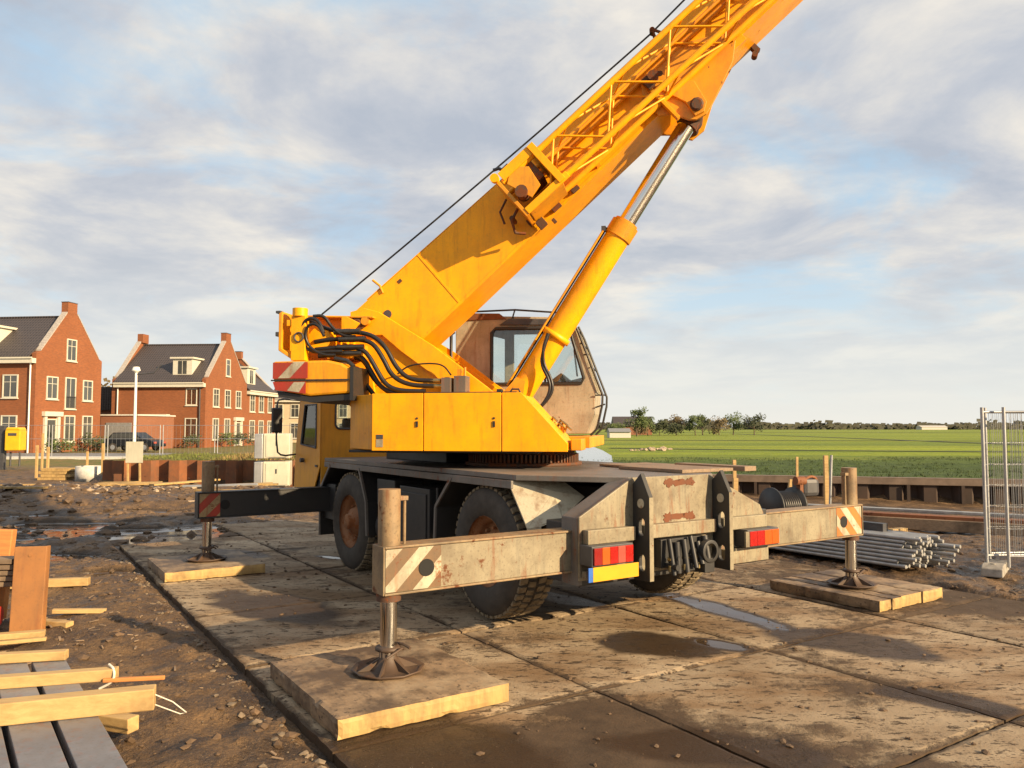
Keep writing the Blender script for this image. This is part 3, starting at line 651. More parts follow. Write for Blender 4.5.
w = make_wheel(); w.location = (1.25, 1.21, .672); w.rotation_euler = (0, .3, 0)
for (x, y, z, rz, ry) in ((4.72,1.21,.612,0,.9),(1.25,-1.21,.672,math.pi,.5),(4.72,-1.21,.637,math.pi,.1)):
    c = w.copy(); link(c); c.parent = CR; c.location = (x,y,z); c.scale = (1.035,1,1.035) if x > 3 else (1,1,1); c.rotation_euler = (0,ry,rz)
    for ch in list(w.children): d = ch.copy(); link(d); d.parent = c

# --- rear plate with slanted shoulders, cross rail, tow coupling
m = MB().mat('cream_paint')
m.prism([(1.22,.62),(1.22,1.13),(.64,1.43),(-.28,1.43),(-.98,1.12),(-1.03,1.04),(-1.03,.62)], 'x', -.20, -.175)
m.mat('grey_frame')
m.prism([(1.22,.58),(1.22,1.12),(.64,1.42),(.60,1.42),(1.17,1.10),(1.17,.58)], 'x', -.174, .04)
m.prism([(-1.03,.58),(-1.03,1.04),(-.98,1.11),(-.28,1.42),(-.24,1.42),(-.95,1.09),(-.98,.58)], 'x', -.174, .22)
m.mat('cream_paint'); m.box((-.275,.68,.915),(-.205,1.19,1.03)); m.box((-.275,-.29,.915),(-.205,.58,1.03)); m.box((-.275,-.99,.915),(-.205,-.39,1.03))
m.box((-.26,.66,.64),(-.203,1.20,.70)); m.box((-.26,-1.02,.60),(-.203,-.42,.74))
rp = m.build('rear_plate', None, CR, bevel=.006)
m = MB()
for y, z, sd in ((.10,1.37,3),(.10,1.07,8)):
    m = MB()
    for cx, rx_, rz_ in ((-.13,.06,.035),(.13,.055,.04),(0,.15,.026)):
        pts = []
        for i in range(28):
            a = 2*math.pi*i/28; k_ = 1+.8*mnoise.noise((math.cos(a)*2+sd, math.sin(a)*2+cx*9, sd))+.5*mnoise.noise((math.cos(a)*6+sd, math.sin(a)*6+cx*9, sd)); pts.append((y+cx+rx_*k_*math.cos(a), z+rz_*k_*math.sin(a)))
        m.prism(pts, 'x', -.2035-.0006*(cx != 0)-.0005*(cx > 0), -.2000)
    m.build('rust_patch', 'patch_rust', rp)
for y in (.625, -.34):
    m = MB(); prof = [(-.205,.585),(-.40,.585),(-.40,1.28),(-.30,1.47),(-.205,1.38)]
    holed(m, prof, [rrect(-.345,.66,-.265,.80,.038), rrect(-.345,.95,-.265,1.10,.038)], 'y', y-.022, y+.022)
    a = m.build('bumper_arm', 'black_steel', CR, bevel=.003)
    m = MB(); m.cyl((-.305,y+.023,1.22),(-.305,y+.028,1.22),.04,n=20); m.build('reflector', 'stripe_white', a)
    m = MB(); m.box((-.405,y-.022,.59),(-.4015,y+.022,1.275)); m.build('arm_lit_edge', 'cream_paint', a)  # paler strip paints the sunlit edge; the black arm carries its shade
m = MB().mat('black_steel'); r = random.Random(5)
m.box((-.30,-.10,.66),(-.205,.42,.90))
for i in range(6):
    y = -.06+i*.085; m.cyl((-.36-r.random()*.05,y,.60+r.random()*.08),(-.34,y,.86+r.random()*.06),.020+.012*r.random(),n=10)
    m.mat('brass_nut' if i%2 else 'black_steel'); m.cyl((-.38,y,.74),(-.34,y,.74),.024,n=8); m.cyl((-.37,y+.02,.64),(-.37,y+.02,.69),.015,n=8); m.mat('black_steel')
m.cyl((-.30,.36,.68),(-.44,.36,.68),.025); m.lathe([(.07,-.03),(.10,-.03),(.10,.03),(.07,.03),(.07,-.03)],20,'x',(-.40,-.05,.78)); m.box((-.42,-.1,.60),(-.30,.02,.72))
m.build('tow_coupling', None, CR, bevel=.004)
# tail lights with three lenses each, number plate
def tail(y0, y1, cols):
    t = MB(); t.box((-.36,y0-.012,.755),(-.205,y1+.012,.915)); b = t.build('tail_light', 'dark_grey', CR, bevel=.006)
    w = (y1-y0)/len(cols)
    for i, c in enumerate(cols):
        t = MB(); t.box((-.378,y0+w*i+.001,.768),(-.362,y0+w*(i+1)-.001,.902)); t.build('lens', c, b, bevel=.003)
tail(.80, 1.21, ['lamp_red','lamp_clear','lamp_red','lamp_amber','lamp_dark']); tail(-1.03, -.62, ['lamp_amber','lamp_amber','lamp_red','lamp_red'])
m = MB(); m.box((-.384,-.606,.765),(-.362,-.555,.905)); m.build('light_bracket', 'cream_paint', CR, bevel=.004)
m = MB().mat('bright_yellow'); m.box((-.35,.72,.635),(-.338,1.20,.748)); m.mat('blue_paint'); m.box((-.35,1.201,.635),(-.338,1.245,.748)); m.build('number_plate', None, CR, bevel=.002)

# --- outriggers
def outrigger(x, side, beam_mat, stripe, other, yt, ye, tube_mat='cream_rust', sw=.45):
    fx = x-.085; bx = x+.085
    m = MB().mat(beam_mat)
    y0, y1 = 1.16*side, ye*side
    m.box((fx,y0,.690),(bx,y1,1.000)); m.mat('cream_rust' if beam_mat == 'cream_paint' else beam_mat); m.box((fx-.018,y0,1.000),(bx+.018,y1,1.016)); m.box((fx-.018,y0,.675),(bx+.018,y1,.690))
    m.box((fx-.012,y1,.676),(bx+.012,y1+.012*side,1.015))
    b = m.build('outrigger_beam', None, CR, bevel=.004)
    # warning stripes, 3 mm proud of the beam
    m = MB().mat(stripe); ya, yb = (ye-sw)*side, (ye-.01)*side; xx = fx-.003
    z0, z1 = .696, .994
    m.add([(xx,ya,z0),(xx,yb,z0),(xx,yb,z1),(xx,ya,z1)], [(0,1,2,3)])
    m.mat('stripe_white' if other is None else other)
    def para(t0, t1):   # slanted stripe between beam bottom and top
        h = z1-z0; pts = []
        for t in (t0, t1): pts.append(t)
        sl = .30
        poly = [(pts[0],z0),(pts[1],z0),(pts[1]-sl,z1),(pts[0]-sl,z1)]
        lo, hi = ye-sw, ye-.01
        def clip(poly, f):
            out = []
            for i in range(len(poly)):
                p, q = poly[i-1], poly[i]; a, b = f(p), f(q)
                if (a >= 0) != (b >= 0): t = a/(a-b); out.append((p[0]+(q[0]-p[0])*t, p[1]+(q[1]-p[1])*t))
                if b >= 0: out.append(q)
            return out
        poly = clip(clip(poly, lambda p: p[0]-lo), lambda p: hi-p[0])
        if len(poly) > 2: m.add([(xx-.002,p[0]*side,p[1]) for p in poly], [list(range(len(poly)))])
    para(2.62,2.74) if False else None
    for t in (ye-.34, ye-.09, ye+.16): para(t-.0, t+.12)
    m.build('warning_stripes', None, b)
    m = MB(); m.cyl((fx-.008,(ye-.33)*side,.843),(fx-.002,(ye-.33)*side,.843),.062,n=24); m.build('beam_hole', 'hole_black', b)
    m = MB().mat(tube_mat); m.cyl((x,yt*side,.64),(x,yt*side,1.40),.080,n=28); m.cyl((x,yt*side,1.40),(x,yt*side,1.412),.08,n=28)
    m.mat('dark_rust'); m.cyl((x,yt*side,.625),(x,yt*side,.675),.088,n=28)
    m.mat('cream_rust'); m.tube([(x-.02,(yt-.11)*side,1.36),(x-.02,(yt-.11)*side,1.0)], .012); m.box((x-.04,(yt-.13)*side,1.33),(x+.02,(yt-.07)*side,1.36))
    j = m.build('jack_tube', None, CR)
    m = MB(); m.cyl((x,yt*side,.20),(x,yt*side,.63),.06,n=28); m.build('jack_rod', 'chrome', j)
    m = MB().mat('foot_steel'); c = (x,yt*side,.131)
    m.lathe([(.001,.0),(.225,.0),(.262,.022),(.258,.030),(.222,.012),(.12,.016),(.08,.07),(.062,.10),(.062,.155)], 10, 'z', c)
    for i in range(6):
        a = 2*math.pi*i/6+.35; p = Vector((math.cos(a), math.sin(a), 0)); q = Vector((-p.y, p.x, 0))*.007; o_ = Vector(c)
        tri = [o_+p*.05+Vector((0,0,.015)), o_+p*.22+Vector((0,0,.015)), o_+p*.05+Vector((0,0,.10))]
        m.add([v-q for v in tri]+[v+q for v in tri], [(0,2,1),(3,4,5),(0,1,4,3),(1,2,5,4),(2,0,3,5)])
    m.tube([(x-.13,yt*side-.11,.30),(x-.05,yt*side-.09,.315),(x+.03,yt*side-.1,.30),(x+.13,yt*side-.03,.31)], .010)
    m.tube([(x-.11,yt*side+.06,.25),(x-.12,yt*side-.05,.305),(x-.02,yt*side-.11,.27)], .009)
    m.lathe([(.075,.14),(.10,.155),(.085,.175),(.062,.175)], 8, 'z', c)
    m.build('foot_plate', None, j)
outrigger(0, 1, 'cream_paint', 'stripe_tan', None, 2.79, 2.865); outrigger(0, -1, 'cream_paint', 'stripe_orange', None, 2.72, 2.80)
outrigger(5.62, 1, 'black_steel', 'stripe_red', 'stripe_cream', 2.83, 2.96, sw=.27); outrigger(5.62, -1, 'black_steel', 'stripe_red', 'stripe_cream', 2.83, 2.96, sw=.27)

# --- driver's cab on the carrier
m = MB().mat('cab_brown')
lw = [(5.87,1.28),(5.87,2.26),(5.93,2.31),(6.80,2.31),(6.98,1.50),(7.04,.92),(6.12,.92)]
wn = [(6.02,1.56),(6.02,2.20),(6.52,2.20),(6.70,1.60)]
for y in (1.215, -1.235): holed(m, lw, [wn], 'y', y, y+.02)
holed(m, [(-1.213,.92),(1.213,.92),(1.213,2.29),(-1.213,2.29)], [rrect(.62,1.84,1.0,2.24,.07), rrect(-1.0,1.84,-.62,2.24,.07)], 'x', 5.87, 5.89)
m.add([(5.88,-1.23,2.29),(6.80,-1.23,2.31),(6.80,1.23,2.31),(5.88,1.23,2.29),(5.88,-1.23,2.33),(6.80,-1.23,2.345),(6.80,1.23,2.345),(5.88,1.23,2.33)],[(0,3,2,1),(4,5,6,7),(0,1,5,4),(1,2,6,5),(2,3,7,6),(3,0,4,7)])
m.prism([(7.02,.92),(7.04,.92),(6.99,1.50),(6.97,1.50)], 'y', -1.21, 1.21); m.bar((6.97,1.18,1.5),(6.80,1.18,2.3),.06); m.bar((6.97,-1.18,1.5),(6.80,-1.18,2.3),.06)
m.mat('dark_grey'); m.box((5.9,-1.2,.94),(7.0,1.2,.98)); m.box((5.9,-1.19,.98),(6.96,1.19,1.36))
cabo = m.build('driver_cab', None, CR, bevel=.006)
m = MB()
for y in (1.222, -1.228): m.prism(wn, 'y', y, y+.005)
m.prism(rrect(.62,1.84,1.0,2.24,.07), 'x', 5.878, 5.883); m.prism(rrect(-1.0,1.84,-.62,2.24,.07), 'x', 5.878, 5.883)
m.prism([(6.985,1.51),(6.975,1.51),(6.80,2.29),(6.81,2.29)], 'y', -1.14, 1.14)
m.build('cab_window', 'cab_glass', cabo)
m = MB().mat('dark_grey'); m.tube([(6.02,1.24,1.56),(6.02,1.24,2.20),(6.52,1.24,2.20),(6.70,1.24,1.60),(6.02,1.24,1.56)], .016)
m.build('window_seal', None, cabo)
for y0, y1 in ((.62,1.0),(-1.0,-.62)): m = MB(); m.tube([(5.868,y,z) for y, z in rrect(y0,1.84,y1,2.24,.07)]+[(5.868,y1,2.17)], .016); m.build('window_seal', 'dark_grey', cabo)
m = MB(); m.box((6.1,.35,1.3),(6.6,.85,1.5)); m.prism([(6.05,1.4),(6.2,1.4),(6.1,2.0),(5.98,2.0)], 'y', .38, .82); m.cyl((6.72,.6,1.62),(6.78,.6,1.72),.2,n=24); m.build('cab_seat', 'dark_grey', cabo, bevel=.03)
m = MB(); m.box((5.94,1.236,1.28),(6.02,1.256,1.31)); m.build('door_handle', 'dark_grey', cabo)
m = MB(); m.cyl((6.55,1.25,1.36),(6.55,1.30,1.36),.035); m.build('side_marker', 'dark_grey', cabo)
m = MB(); m.tube([(6.78,1.24,2.28),(6.8,1.56,2.30),(6.78,1.60,2.22),(6.78,1.60,1.50),(6.80,1.50,1.42),(6.9,1.26,1.44)], .014, smooth_iter=1)
mr = m.build('mirror_bracket', 'dark_grey', CR); m = MB(); m.box((6.73,1.52,1.78),(6.80,1.68,2.16)); m.build('mirror', 'black_steel', mr, bevel=.02)

# --- superstructure: (g along the boom's bearing, n towards the camera side, z up)
SM = Matrix.Translation((2.4,0,0)) @ Matrix.Rotation(R(-134.35),4,'Z') @ Matrix.Diagonal((1,-1,1,1))
def SB(): return MB(SM)
m = SB().mat('dark_rust'); m.lathe([(.56,1.425),(.68,1.425),(.68,1.46),(.60,1.46),(.60,1.60),(.56,1.60)], 48, 'z')
for i in range(84):
    a = 2*math.pi*i/84; m.box((.60,-.011,1.465),(.645,.011,1.555), M=Matrix.Rotation(a,4,'Z'))
m.build('slewing_ring', None, CR)
m = SB().mat('black_steel'); m.box((-1.75,-1.30,1.585),(.34,1.02,1.615)); m.mat('crane_orange')
m.box((.10,-1.34,1.635),(.84,.66,1.755)); m.box((.36,.68,1.62),(.70,.98,1.72)); m.box((-1.6,-.7,1.62),(.1,.55,1.75))
m.build('slewing_platform', None, CR, bevel=.006)
# housing with three doors on the near side
m = SB().mat('crane_yellow')
m.prism([(-1.40,1.62),(.66,1.62),(.66,1.70),(.21,2.19),(-1.40,2.205)], 'y', .56, 1.235)
m.mat('crane_orange'); m.prism([(-1.402,1.235),(-1.80,.86),(-1.80,.56),(-1.402,.56)], 'z', 1.62, 2.205)  # left end coloured darker orange, its shade put into the paint
m.box((.69,.70,1.62),(.80,1.10,1.74))
hs = m.build('machine_housing', None, CR, bevel=.008)
for poly in ([(-1.395,1.612),(-.838,1.612),(-.838,2.212),(-1.395,2.212)], [(-.826,1.612),(-.008,1.612),(-.008,2.212),(-.826,2.212)], [(.004,1.612),(.675,1.612),(.675,1.69),(.20,2.212),(.004,2.212)]):
    m = SB(); m.prism(poly, 'y', 1.238, 1.252); m.build('housing_door', 'crane_yellow', hs, bevel=.004)
for g_ in (-.90,-.08): m = SB(); m.box((g_-.012,1.253,1.86),(g_+.012,1.262,1.92)); m.cyl((g_,1.253,1.95),(g_,1.259,1.95),.012,n=10); m.build('door_lock', 'dark_metal', hs)
m = SB().mat('dark_grey'); m.box((-1.345,1.253,1.735),(-1.27,1.256,1.78)); m.mat('stripe_white'); m.box((-1.345,1.253,1.65),(-1.27,1.256,1.73)); m.build('sticker', None, hs)
m = SB(); m.box((-.80,1.2,2.213),(.15,1.25,2.222)); m.tube([(.02,.95,2.215),(.05,.95,2.26),(.12,.95,2.26),(.14,.95,2.215)], .01); m.box((-.06,1.12,2.21),(-.01,1.22,2.25)); m.build('lid_hinge', 'black_steel', hs)
# A-frame side plates with raised braces
for n0, sgn in ((.46, 1), (-.46, -1)):
    m = SB().mat('crane_yellow')
    m.prism([(-1.93,2.2),(-1.93,3.18),(-1.6,3.14),(-.26,2.24),(-.26,2.2)], 'y', n0, n0+.03*sgn)
    m.prism([(-1.95,2.62),(-1.95,3.20),(-1.78,3.24),(-1.60,3.19),(-.95,2.79),(-.16,2.19),(-.58,2.19),(-1.32,2.72),(-1.56,2.92),(-1.88,2.92)], 'y', n0+.032*sgn, n0+.085*sgn)
    m.prism([(-1.95,2.1),(-1.62,2.1),(-1.70,2.62),(-1.95,2.62)], 'y', n0+.032*sgn, n0+.075*sgn)
    m.build('boom_support', None, CR, bevel=.006)
m = SB().mat('dark_rust'); m.cyl((-1.83,-.60,3.06),(-1.83,.60,3.06),.075,n=16); m.cyl((-1.83,.56,3.06),(-1.83,.66,3.06),.045,n=6); m.box((-1.90,.55,3.02),(-1.80,.60,3.13)); m.mat('crane_orange'); m.cyl((-1.74,.56,3.08),(-1.74,.62,3.08),.05,n=12)
m.build('boom_pivot', None, CR)
# --- counterweight with warning stripes
m = SB().mat('crane_orange')
cw = [(-2.61,2.27),(-2.65,2.42),(-2.65,2.59),(-2.0,2.595),(-1.84,2.56),(-1.73,2.50),(-1.73,2.23),(-2.2,2.20)]
m.prism(cw, 'y', -1.05, 1.05)
c = m.build('counterweight', None, CR, bevel=.025)
m = SB(); m.box((-2.655,1.062,2.368),(-1.735,1.070,2.384)); m.box((-1.725,.6,2.15),(-1.685,1.066,2.52)); m.prism([(-2.60,2.262),(-2.2,2.192),(-1.70,2.222),(-1.70,2.16),(-2.2,2.13),(-2.58,2.20)], 'y', -1.0, 1.03); m.tube([(-1.70,1.02,2.52),(-1.78,1.0,2.585),(-1.95,.95,2.62)], .025)
m.build('rubber_edge', 'black_steel', c)
m = SB().mat('stripe_red')
m.box((-2.635,1.062,2.395),(-2.22,1.067,2.575)); m.prism([(-2.635,2.36),(-2.60,2.27),(-2.24,2.225),(-2.24,2.36)], 'y', 1.062, 1.067)
m.mat('stripe_white'); m.prism([(-2.57,2.40),(-2.43,2.40),(-2.25,2.58),(-2.39,2.58)], 'y', 1.0675, 1.070); m.prism([(-2.46,2.262),(-2.32,2.243),(-2.245,2.355),(-2.38,2.355)], 'y', 1.0675, 1.070)
m.build('warning_stripes', None, c)
# --- winch housing above it
m = SB().mat('crane_orange')
m.prism([(-2.62,2.72),(-2.62,3.14),(-2.58,3.16),(-2.58,2.72)], 'y', .15, .98); m.prism([(-2.62,2.72),(-2.45,2.61),(-2.42,2.64),(-2.58,2.74)], 'y', .15, .98)
m.prism([(-2.58,2.62),(-2.58,3.15),(-1.66,3.11),(-1.66,2.62)], 'y', .42, .45)
m.prism([(-2.60,3.15),(-2.60,3.17),(-1.64,3.13),(-1.64,3.11)], 'y', .40, .62)
m.box((-2.60,-.98,2.62),(-2.50,-.1,3.12)); m.box((-2.2,.46,2.64),(-1.75,.62,2.80))
m.mat('crane_yellow'); m.box((-2.46,.90,2.60),(-2.29,1.0,3.10)); m.cyl((-2.375,.95,3.10),(-2.375,.95,3.19),.085,n=14); m.box((-1.98,.62,2.60),(-1.92,.70,3.10)); m.box((-2.52,.92,2.99),(-2.44,.99,3.06))
m.prism([(-1.98,3.12),(-1.92,3.12),(-1.76,3.04),(-1.84,2.95),(-1.84,2.86),(-1.98,2.9)], 'y', .70, .73); m.cyl((-2.18,.5,2.86),(-2.18,.86,2.86),.13,n=20)
m.mat('dark_grey'); m.lathe([(.045,0),(.06,0),(.06,.02),(.045,.02),(.045,0)], 16, 'y', (-2.36,1.0,2.86)); m.box((-2.66,.9,2.88),(-2.62,.98,2.93)); m.box((-2.66,.9,3.14),(-2.60,.98,3.17))
m.build('winch_housing', None, CR, bevel=.006)
m = SB().mat('dark_rust'); m.cyl((-2.25,-.5,2.88),(-2.25,.38,2.88),.17,n=24); m.lathe([(.17,.33),(.24,.33),(.24,.36),(.001,.36)],24,'y',(-2.25,0,2.88)); m.lathe([(.17,-.5),(.26,-.5),(.26,-.53),(.001,-.53)],24,'y',(-2.25,0,2.88))
wd = m.build('winch_drum', None, CR)
# --- hydraulic hoses
def hose(pts, n0, n1, r=.026):
    k = len(pts)-1; P = [(g, n0+(n1-n0)*i/k, z) for i, (g, z) in enumerate(pts)]
    m = SB(); m.tube(P, r, 10, smooth_iter=3); m.build('hose', 'hose_rubber', CR)
HA = [(-2.30,3.06),(-2.08,2.95),(-1.84,2.93),(-1.58,2.90),(-1.41,2.76),(-1.29,2.52),(-1.13,2.38),(-.86,2.37)]
HB = [(-2.24,2.82),(-2.02,2.85),(-1.72,2.84),(-1.55,2.80),(-1.43,2.62),(-1.33,2.42),(-1.13,2.32),(-.85,2.31)]
HC = [(-2.22,2.73),(-1.96,2.75),(-1.74,2.75),(-1.62,2.70),(-1.50,2.50),(-1.40,2.33),(-1.25,2.26),(-.94,2.25)]
HD = [(-2.20,2.66),(-1.96,2.68),(-1.76,2.68),(-1.66,2.62),(-1.56,2.44),(-1.47,2.30),(-1.32,2.235),(-1.0,2.235)]
hose(HA,.85,.80); hose(HB,.86,.82); hose(HC,.88,.84); hose(HD,.84,.78)
hose([(-2.06,2.90),(-2.13,3.05),(-2.27,3.08),(-2.36,2.95),(-2.33,2.76),(-2.20,2.69),(-2.02,2.70),(-1.88,2.70)],1.02,.92,.02)
hose([(-2.04,2.86),(-2.12,3.00),(-2.25,3.0),(-2.30,2.88),(-2.24,2.74),(-2.10,2.66),(-1.95,2.66)],1.05,.94,.017)
hose([(-2.22,3.10),(-2.10,3.11),(-2.02,2.98),(-1.90,2.88),(-1.75,2.87)],.95,.86,.018)
hose([(-1.34,2.46),(-1.21,2.56),(-.97,2.58),(-.80,2.56),(-.71,2.44)],.62,.62,.009)
hose([(-1.85,2.66),(-1.73,2.62),(-1.63,2.42),(-1.51,2.31),(-1.38,2.22)],.62,.66,.026)
hose([(-1.85,2.52),(-1.75,2.40),(-1.60,2.22)],.62,.66,.026)
for (g, z) in ((-1.84,2.925),(-1.78,2.84),(-1.80,2.75),(-1.82,2.68)):
    m = SB().mat('dark_metal'); m.cyl((g-.16,.875,z),(g-.04,.87,z),.033,n=12); m.cyl((g-.042,.87,z),(g+.032,.87,z),.038,n=6); m.cyl((g+.03,.87,z),(g+.15,.865,z),.033,n=12); m.build('hose_fitting', None, CR)
m = SB().mat('brass_nut')
for (g, z) in ((-.84,2.37),(-.82,2.31)): m.cyl((g-.05,.80,z),(g+.06,.80,z),.027,n=6)
m.mat('grey_frame'); m.box((-.76,.66,2.21),(-.66,.84,2.40)); m.box((-.63,.60,2.21),(-.50,.80,2.42)); m.mat('crane_orange'); m.box((-.62,.62,2.42),(-.58,.70,2.50)); m.cyl((-.53,.7,2.4),(-.53,.7,2.52),.014)
m.build('hose_manifold', None, CR)
m = SB(); m.tube([(-1.75,.36,3.60),(-1.66,.36,3.53),(-1.62,.36,3.44)], .014); m.build('grease_pipe', 'crane_orange', CR)

# --- boom, frame (s along, n across, t up)
BM = SM @ Matrix.Translation((-1.83,0,3.07)) @ Matrix.Rotation(R(-41.0),4,'Y')
def BB(): return MB(BM)
m = BB().mat('crane_yellow')
m.prism([(-.10,.22),(-.14,-.12),(.30,-.605),(1.0,-.60),(8.6,-.44),(8.6,.14),(3.0,.15)], 'y', -.35, .35)
m.prism([(.5,-.575),(.5,-.586),(8.6,-.416),(8.6,-.405)], 'y', .34, .354); m.prism([(.2,.218),(.2,.228),(3.0,.158),(8.6,.148),(8.6,.142),(3.0,.152)], 'y', .29, .352)
m.box((1.0,.352,-.57),(1.025,.356,.2))
bo = m.build('boom', None, CR, bevel=.02)
m = BB().mat('crane_yellow'); m.box((8.6,-.29,-.50),(11.0,.29,.15)); m.box((8.5,-.38,-.60),(8.66,.38,.25)); m.box((10.9,-.33,-.8),(11.1,.33,.3)); m.build('boom_section', None, bo, bevel=.01)
m = BB().mat('dark_grey'); m.cyl((.28,.351,-.085),(.28,.357,-.085),.05,n=24); m.cyl((.42,.351,.10),(.42,.357,.10),.0,n=3) if False else None
m.mat('dark_rust'); m.box((.62,.353,.09),(.67,.356,.13)); m.build('boom_hole', None, bo)
m = BB(); m.cyl((.9,-.2,.22),(.9,-.2,.3),.02); m.box((2.42,.1,.222),(2.5,.2,.33)); m.tube([(2.42,.30,.22),(2.38,.33,.30),(2.32,.33,.33)], .02); m.build('cable_guide', 'dark_grey', bo)
# boom foot bracket and lift-cylinder head
for n0, sg in ((.36, 1), (-.36, -1)):
    m = BB().mat('crane_orange' if sg > 0 else 'crane_orange')
    m.prism(([(4.20,-.10),(4.80,-.14),(5.18,-.36),(5.20,-.52),(5.03,-.67),(4.56,-.87),(4.44,-.91),(4.32,-.88),(4.26,-.82),(4.17,-.64),(4.06,-.56),(4.06,-.3)] if sg > 0 else [(4.20,-.2),(5.1,-.3),(5.25,-.50),(4.80,-.67),(4.52,-.84),(4.34,-.83),(4.2,-.6),(4.1,-.5)]), 'y', n0, n0+.04*sg)
    if sg > 0:
        m.mat('crane_orange'); m.prism([(4.20,-.15),(4.30,-.12),(4.58,-.55),(4.52,-.82),(4.43,-.88),(4.33,-.85),(4.36,-.66)], 'y', n0+.042, n0+.075)
        m.mat('crane_yellow'); m.box((4.16,n0+.04,-.75),(4.20,n0+.12,-.15)); m.box((5.0,n0-.03,-.585),(5.3,n0+.03,-.5))
    m.build('cylinder_bracket', None, bo, bevel=.004)
m = BB().mat('dark_rust'); m.cyl((4.42,-.42,-.77),(4.42,.47,-.77),.055,n=16); m.lathe([(.055,.44),(.075,.44),(.075,.465),(.001,.465)],10,'y',(4.42,0,-.77))
m.cyl((4.28,.42,-.22),(4.28,.56,-.22),.06,n=10); m.cyl((4.35,.44,-.20),(4.35,.54,-.26),.03,n=8); m.box((4.16,.42,-.30),(4.24,.52,-.16)); m.build('bracket_pin', None, bo)
m = BB().mat('dark_rust'); m.box((5.52,-.33,-.60),(5.58,-.24,-.50)); m.cyl((5.50,-.34,-.60),(5.50,-.24,-.60),.035); m.build('limit_switch', None, bo)
# lattice fly jib stowed on the boom's flank
def nodeB(k): return 2.60+.83*k
def nodeT(k): return 3.02+.83*k
m = BB().mat('crane_yellow')
S0, S1 = 2.28, 8.2
rc = .034
for n in (.43, .80): m.cyl((S0,n,-.045),(S1,n,-.045),rc,n=12); m.cyl((S0,n,-.47),(S1,n,-.47),rc,n=12)
jib = m.build('fly_jib', None, CR)
m = BB().mat('crane_yellow'); rl = .0135
K = 7
for n in (.43, .80):
    for k in range(K): m.cyl((nodeB(k),n,-.47),(nodeT(k),n,-.045),rl,n=8); m.cyl((nodeT(k),n,-.045),(nodeB(k+1),n,-.47),rl,n=8)
for k in range(K+1):
    m.cyl((nodeB(k),.43,-.47),(nodeB(k)+.2,.80,-.47),rl*.9,n=8); m.cyl((nodeT(k),.43,-.045),(nodeT(k)+.2,.80,-.045),rl*.9,n=8)
    m.cyl((nodeB(k)+.2,.80,-.47),(nodeB(k+1),.43,-.47),rl*.9,n=8); m.cyl((nodeT(k)+.2,.80,-.045),(nodeT(k+1),.43,-.045),rl*.9,n=8)
m.build('jib_lacing', None, jib)
m = BB().mat('crane_orange')
m.box((S0-.06,.42,-.52),(S0-.02,.84,.06)); m.box((2.72,.40,-.50),(2.76,.82,.05)); m.prism([(2.30,-.10),(2.46,.02),(2.60,-.12),(2.56,-.36),(2.40,-.40)], 'y', .81, .84)
m.box((S0,.42,-.52),(2.75,.84,-.505)); m.mat('crane_yellow'); m.box((2.3,.83,-.05),(2.72,.85,.06)); m.box((2.26,.83,-.52),(2.85,.85,-.44)); m.box((2.72,.83,-.50),(2.80,.87,.05))
m.cyl((2.24,.84,.03),(2.24,.90,.03),.05,n=10); m.mat('dark_rust'); m.cyl((2.36,.70,-.28),(2.36,.88,-.28),.07,n=12); m.box((2.44,.5,-.3),(2.66,.8,-.05))
m.cyl((2.10,.42,-.34),(2.10,.60,-.34),.03,n=8); m.tube([(2.24,.6,-.3),(2.08,.6,-.36),(2.02,.55,-.48),(2.10,.5,-.55)], .018); m.tube([(2.2,.5,-.1),(2.05,.5,-.16),(2.0,.5,-.3)], .014); m.box((2.26,.40,-.62),(2.36,.5,-.53)); m.box((2.5,.36,-.56),(2.62,.40,-.50)); m.box((2.8,.36,-.55),(2.9,.40,-.50)); m.box((2.2,.36,-.50),(2.26,.44,-.42)); m.box((2.42,.36,-.66),(2.46,.39,-.60))
m.build('jib_end_bracket', None, jib, bevel=.004)
m = BB().mat('crane_orange')
for k in range(3, 16): s_ = 2.8+.33*k-.6; m.box((s_,.352,-.515),(s_+.05,.42,-.49)) if k%3 == 0 else None
m.cyl((2.5,.385,-.30),(8.0,.385,-.30),.018,n=8); m.cyl((2.6,.39,-.12),(8.0,.39,-.12),.03,n=10); m.cyl((2.8,.62,-.13),(8.0,.62,-.13),.02,n=8); m.build('jib_stay', None, jib)
# --- lift cylinder
CF = Vector((-.30,0,1.84)); CT = Vector((1.985,0,5.44)); d = (CT-CF).normalized(); CMID = CF+d*2.79
m = SB().mat('crane_yellow'); m.cyl(CF, CMID, .148, n=32)
m.mat('crane_orange'); m.cyl(CMID-d*.16, CMID+d*.02, .165, n=32); m.cyl(CMID+d*.02, CMID+d*.05, .14, n=32); m.prism([(CF.x-.2,CF.z+.1),(CF.x+.25,CF.z-.1),(CF.x+.35,CF.z+.55),(CF.x+.25,CF.z+.6)], 'y', -.17, .17)
lc = m.build('lift_cylinder', None, CR)
m = SB().mat('chrome'); m.cyl(CMID, CT-d*.10, .102, n=32); m.mat('dark_rust'); m.cyl(CT-d*.14, CT, .13, n=20); m.cyl((CT.x,-.2,CT.z),(CT.x,.2,CT.z),.12,n=20); m.build('cylinder_rod', None, lc)
sd = Vector((-d.z,0,d.x)); m = SB().mat('black_steel')
P0 = CF+sd*.165+Vector((0,.06,0)); m.cyl(P0+d*.50, P0+d*2.66, .022, n=10); m.mat('crane_orange'); m.cyl(P0+d*.5+Vector((0,.05,0)), P0+d*2.6+Vector((0,.05,0)), .012, n=8)
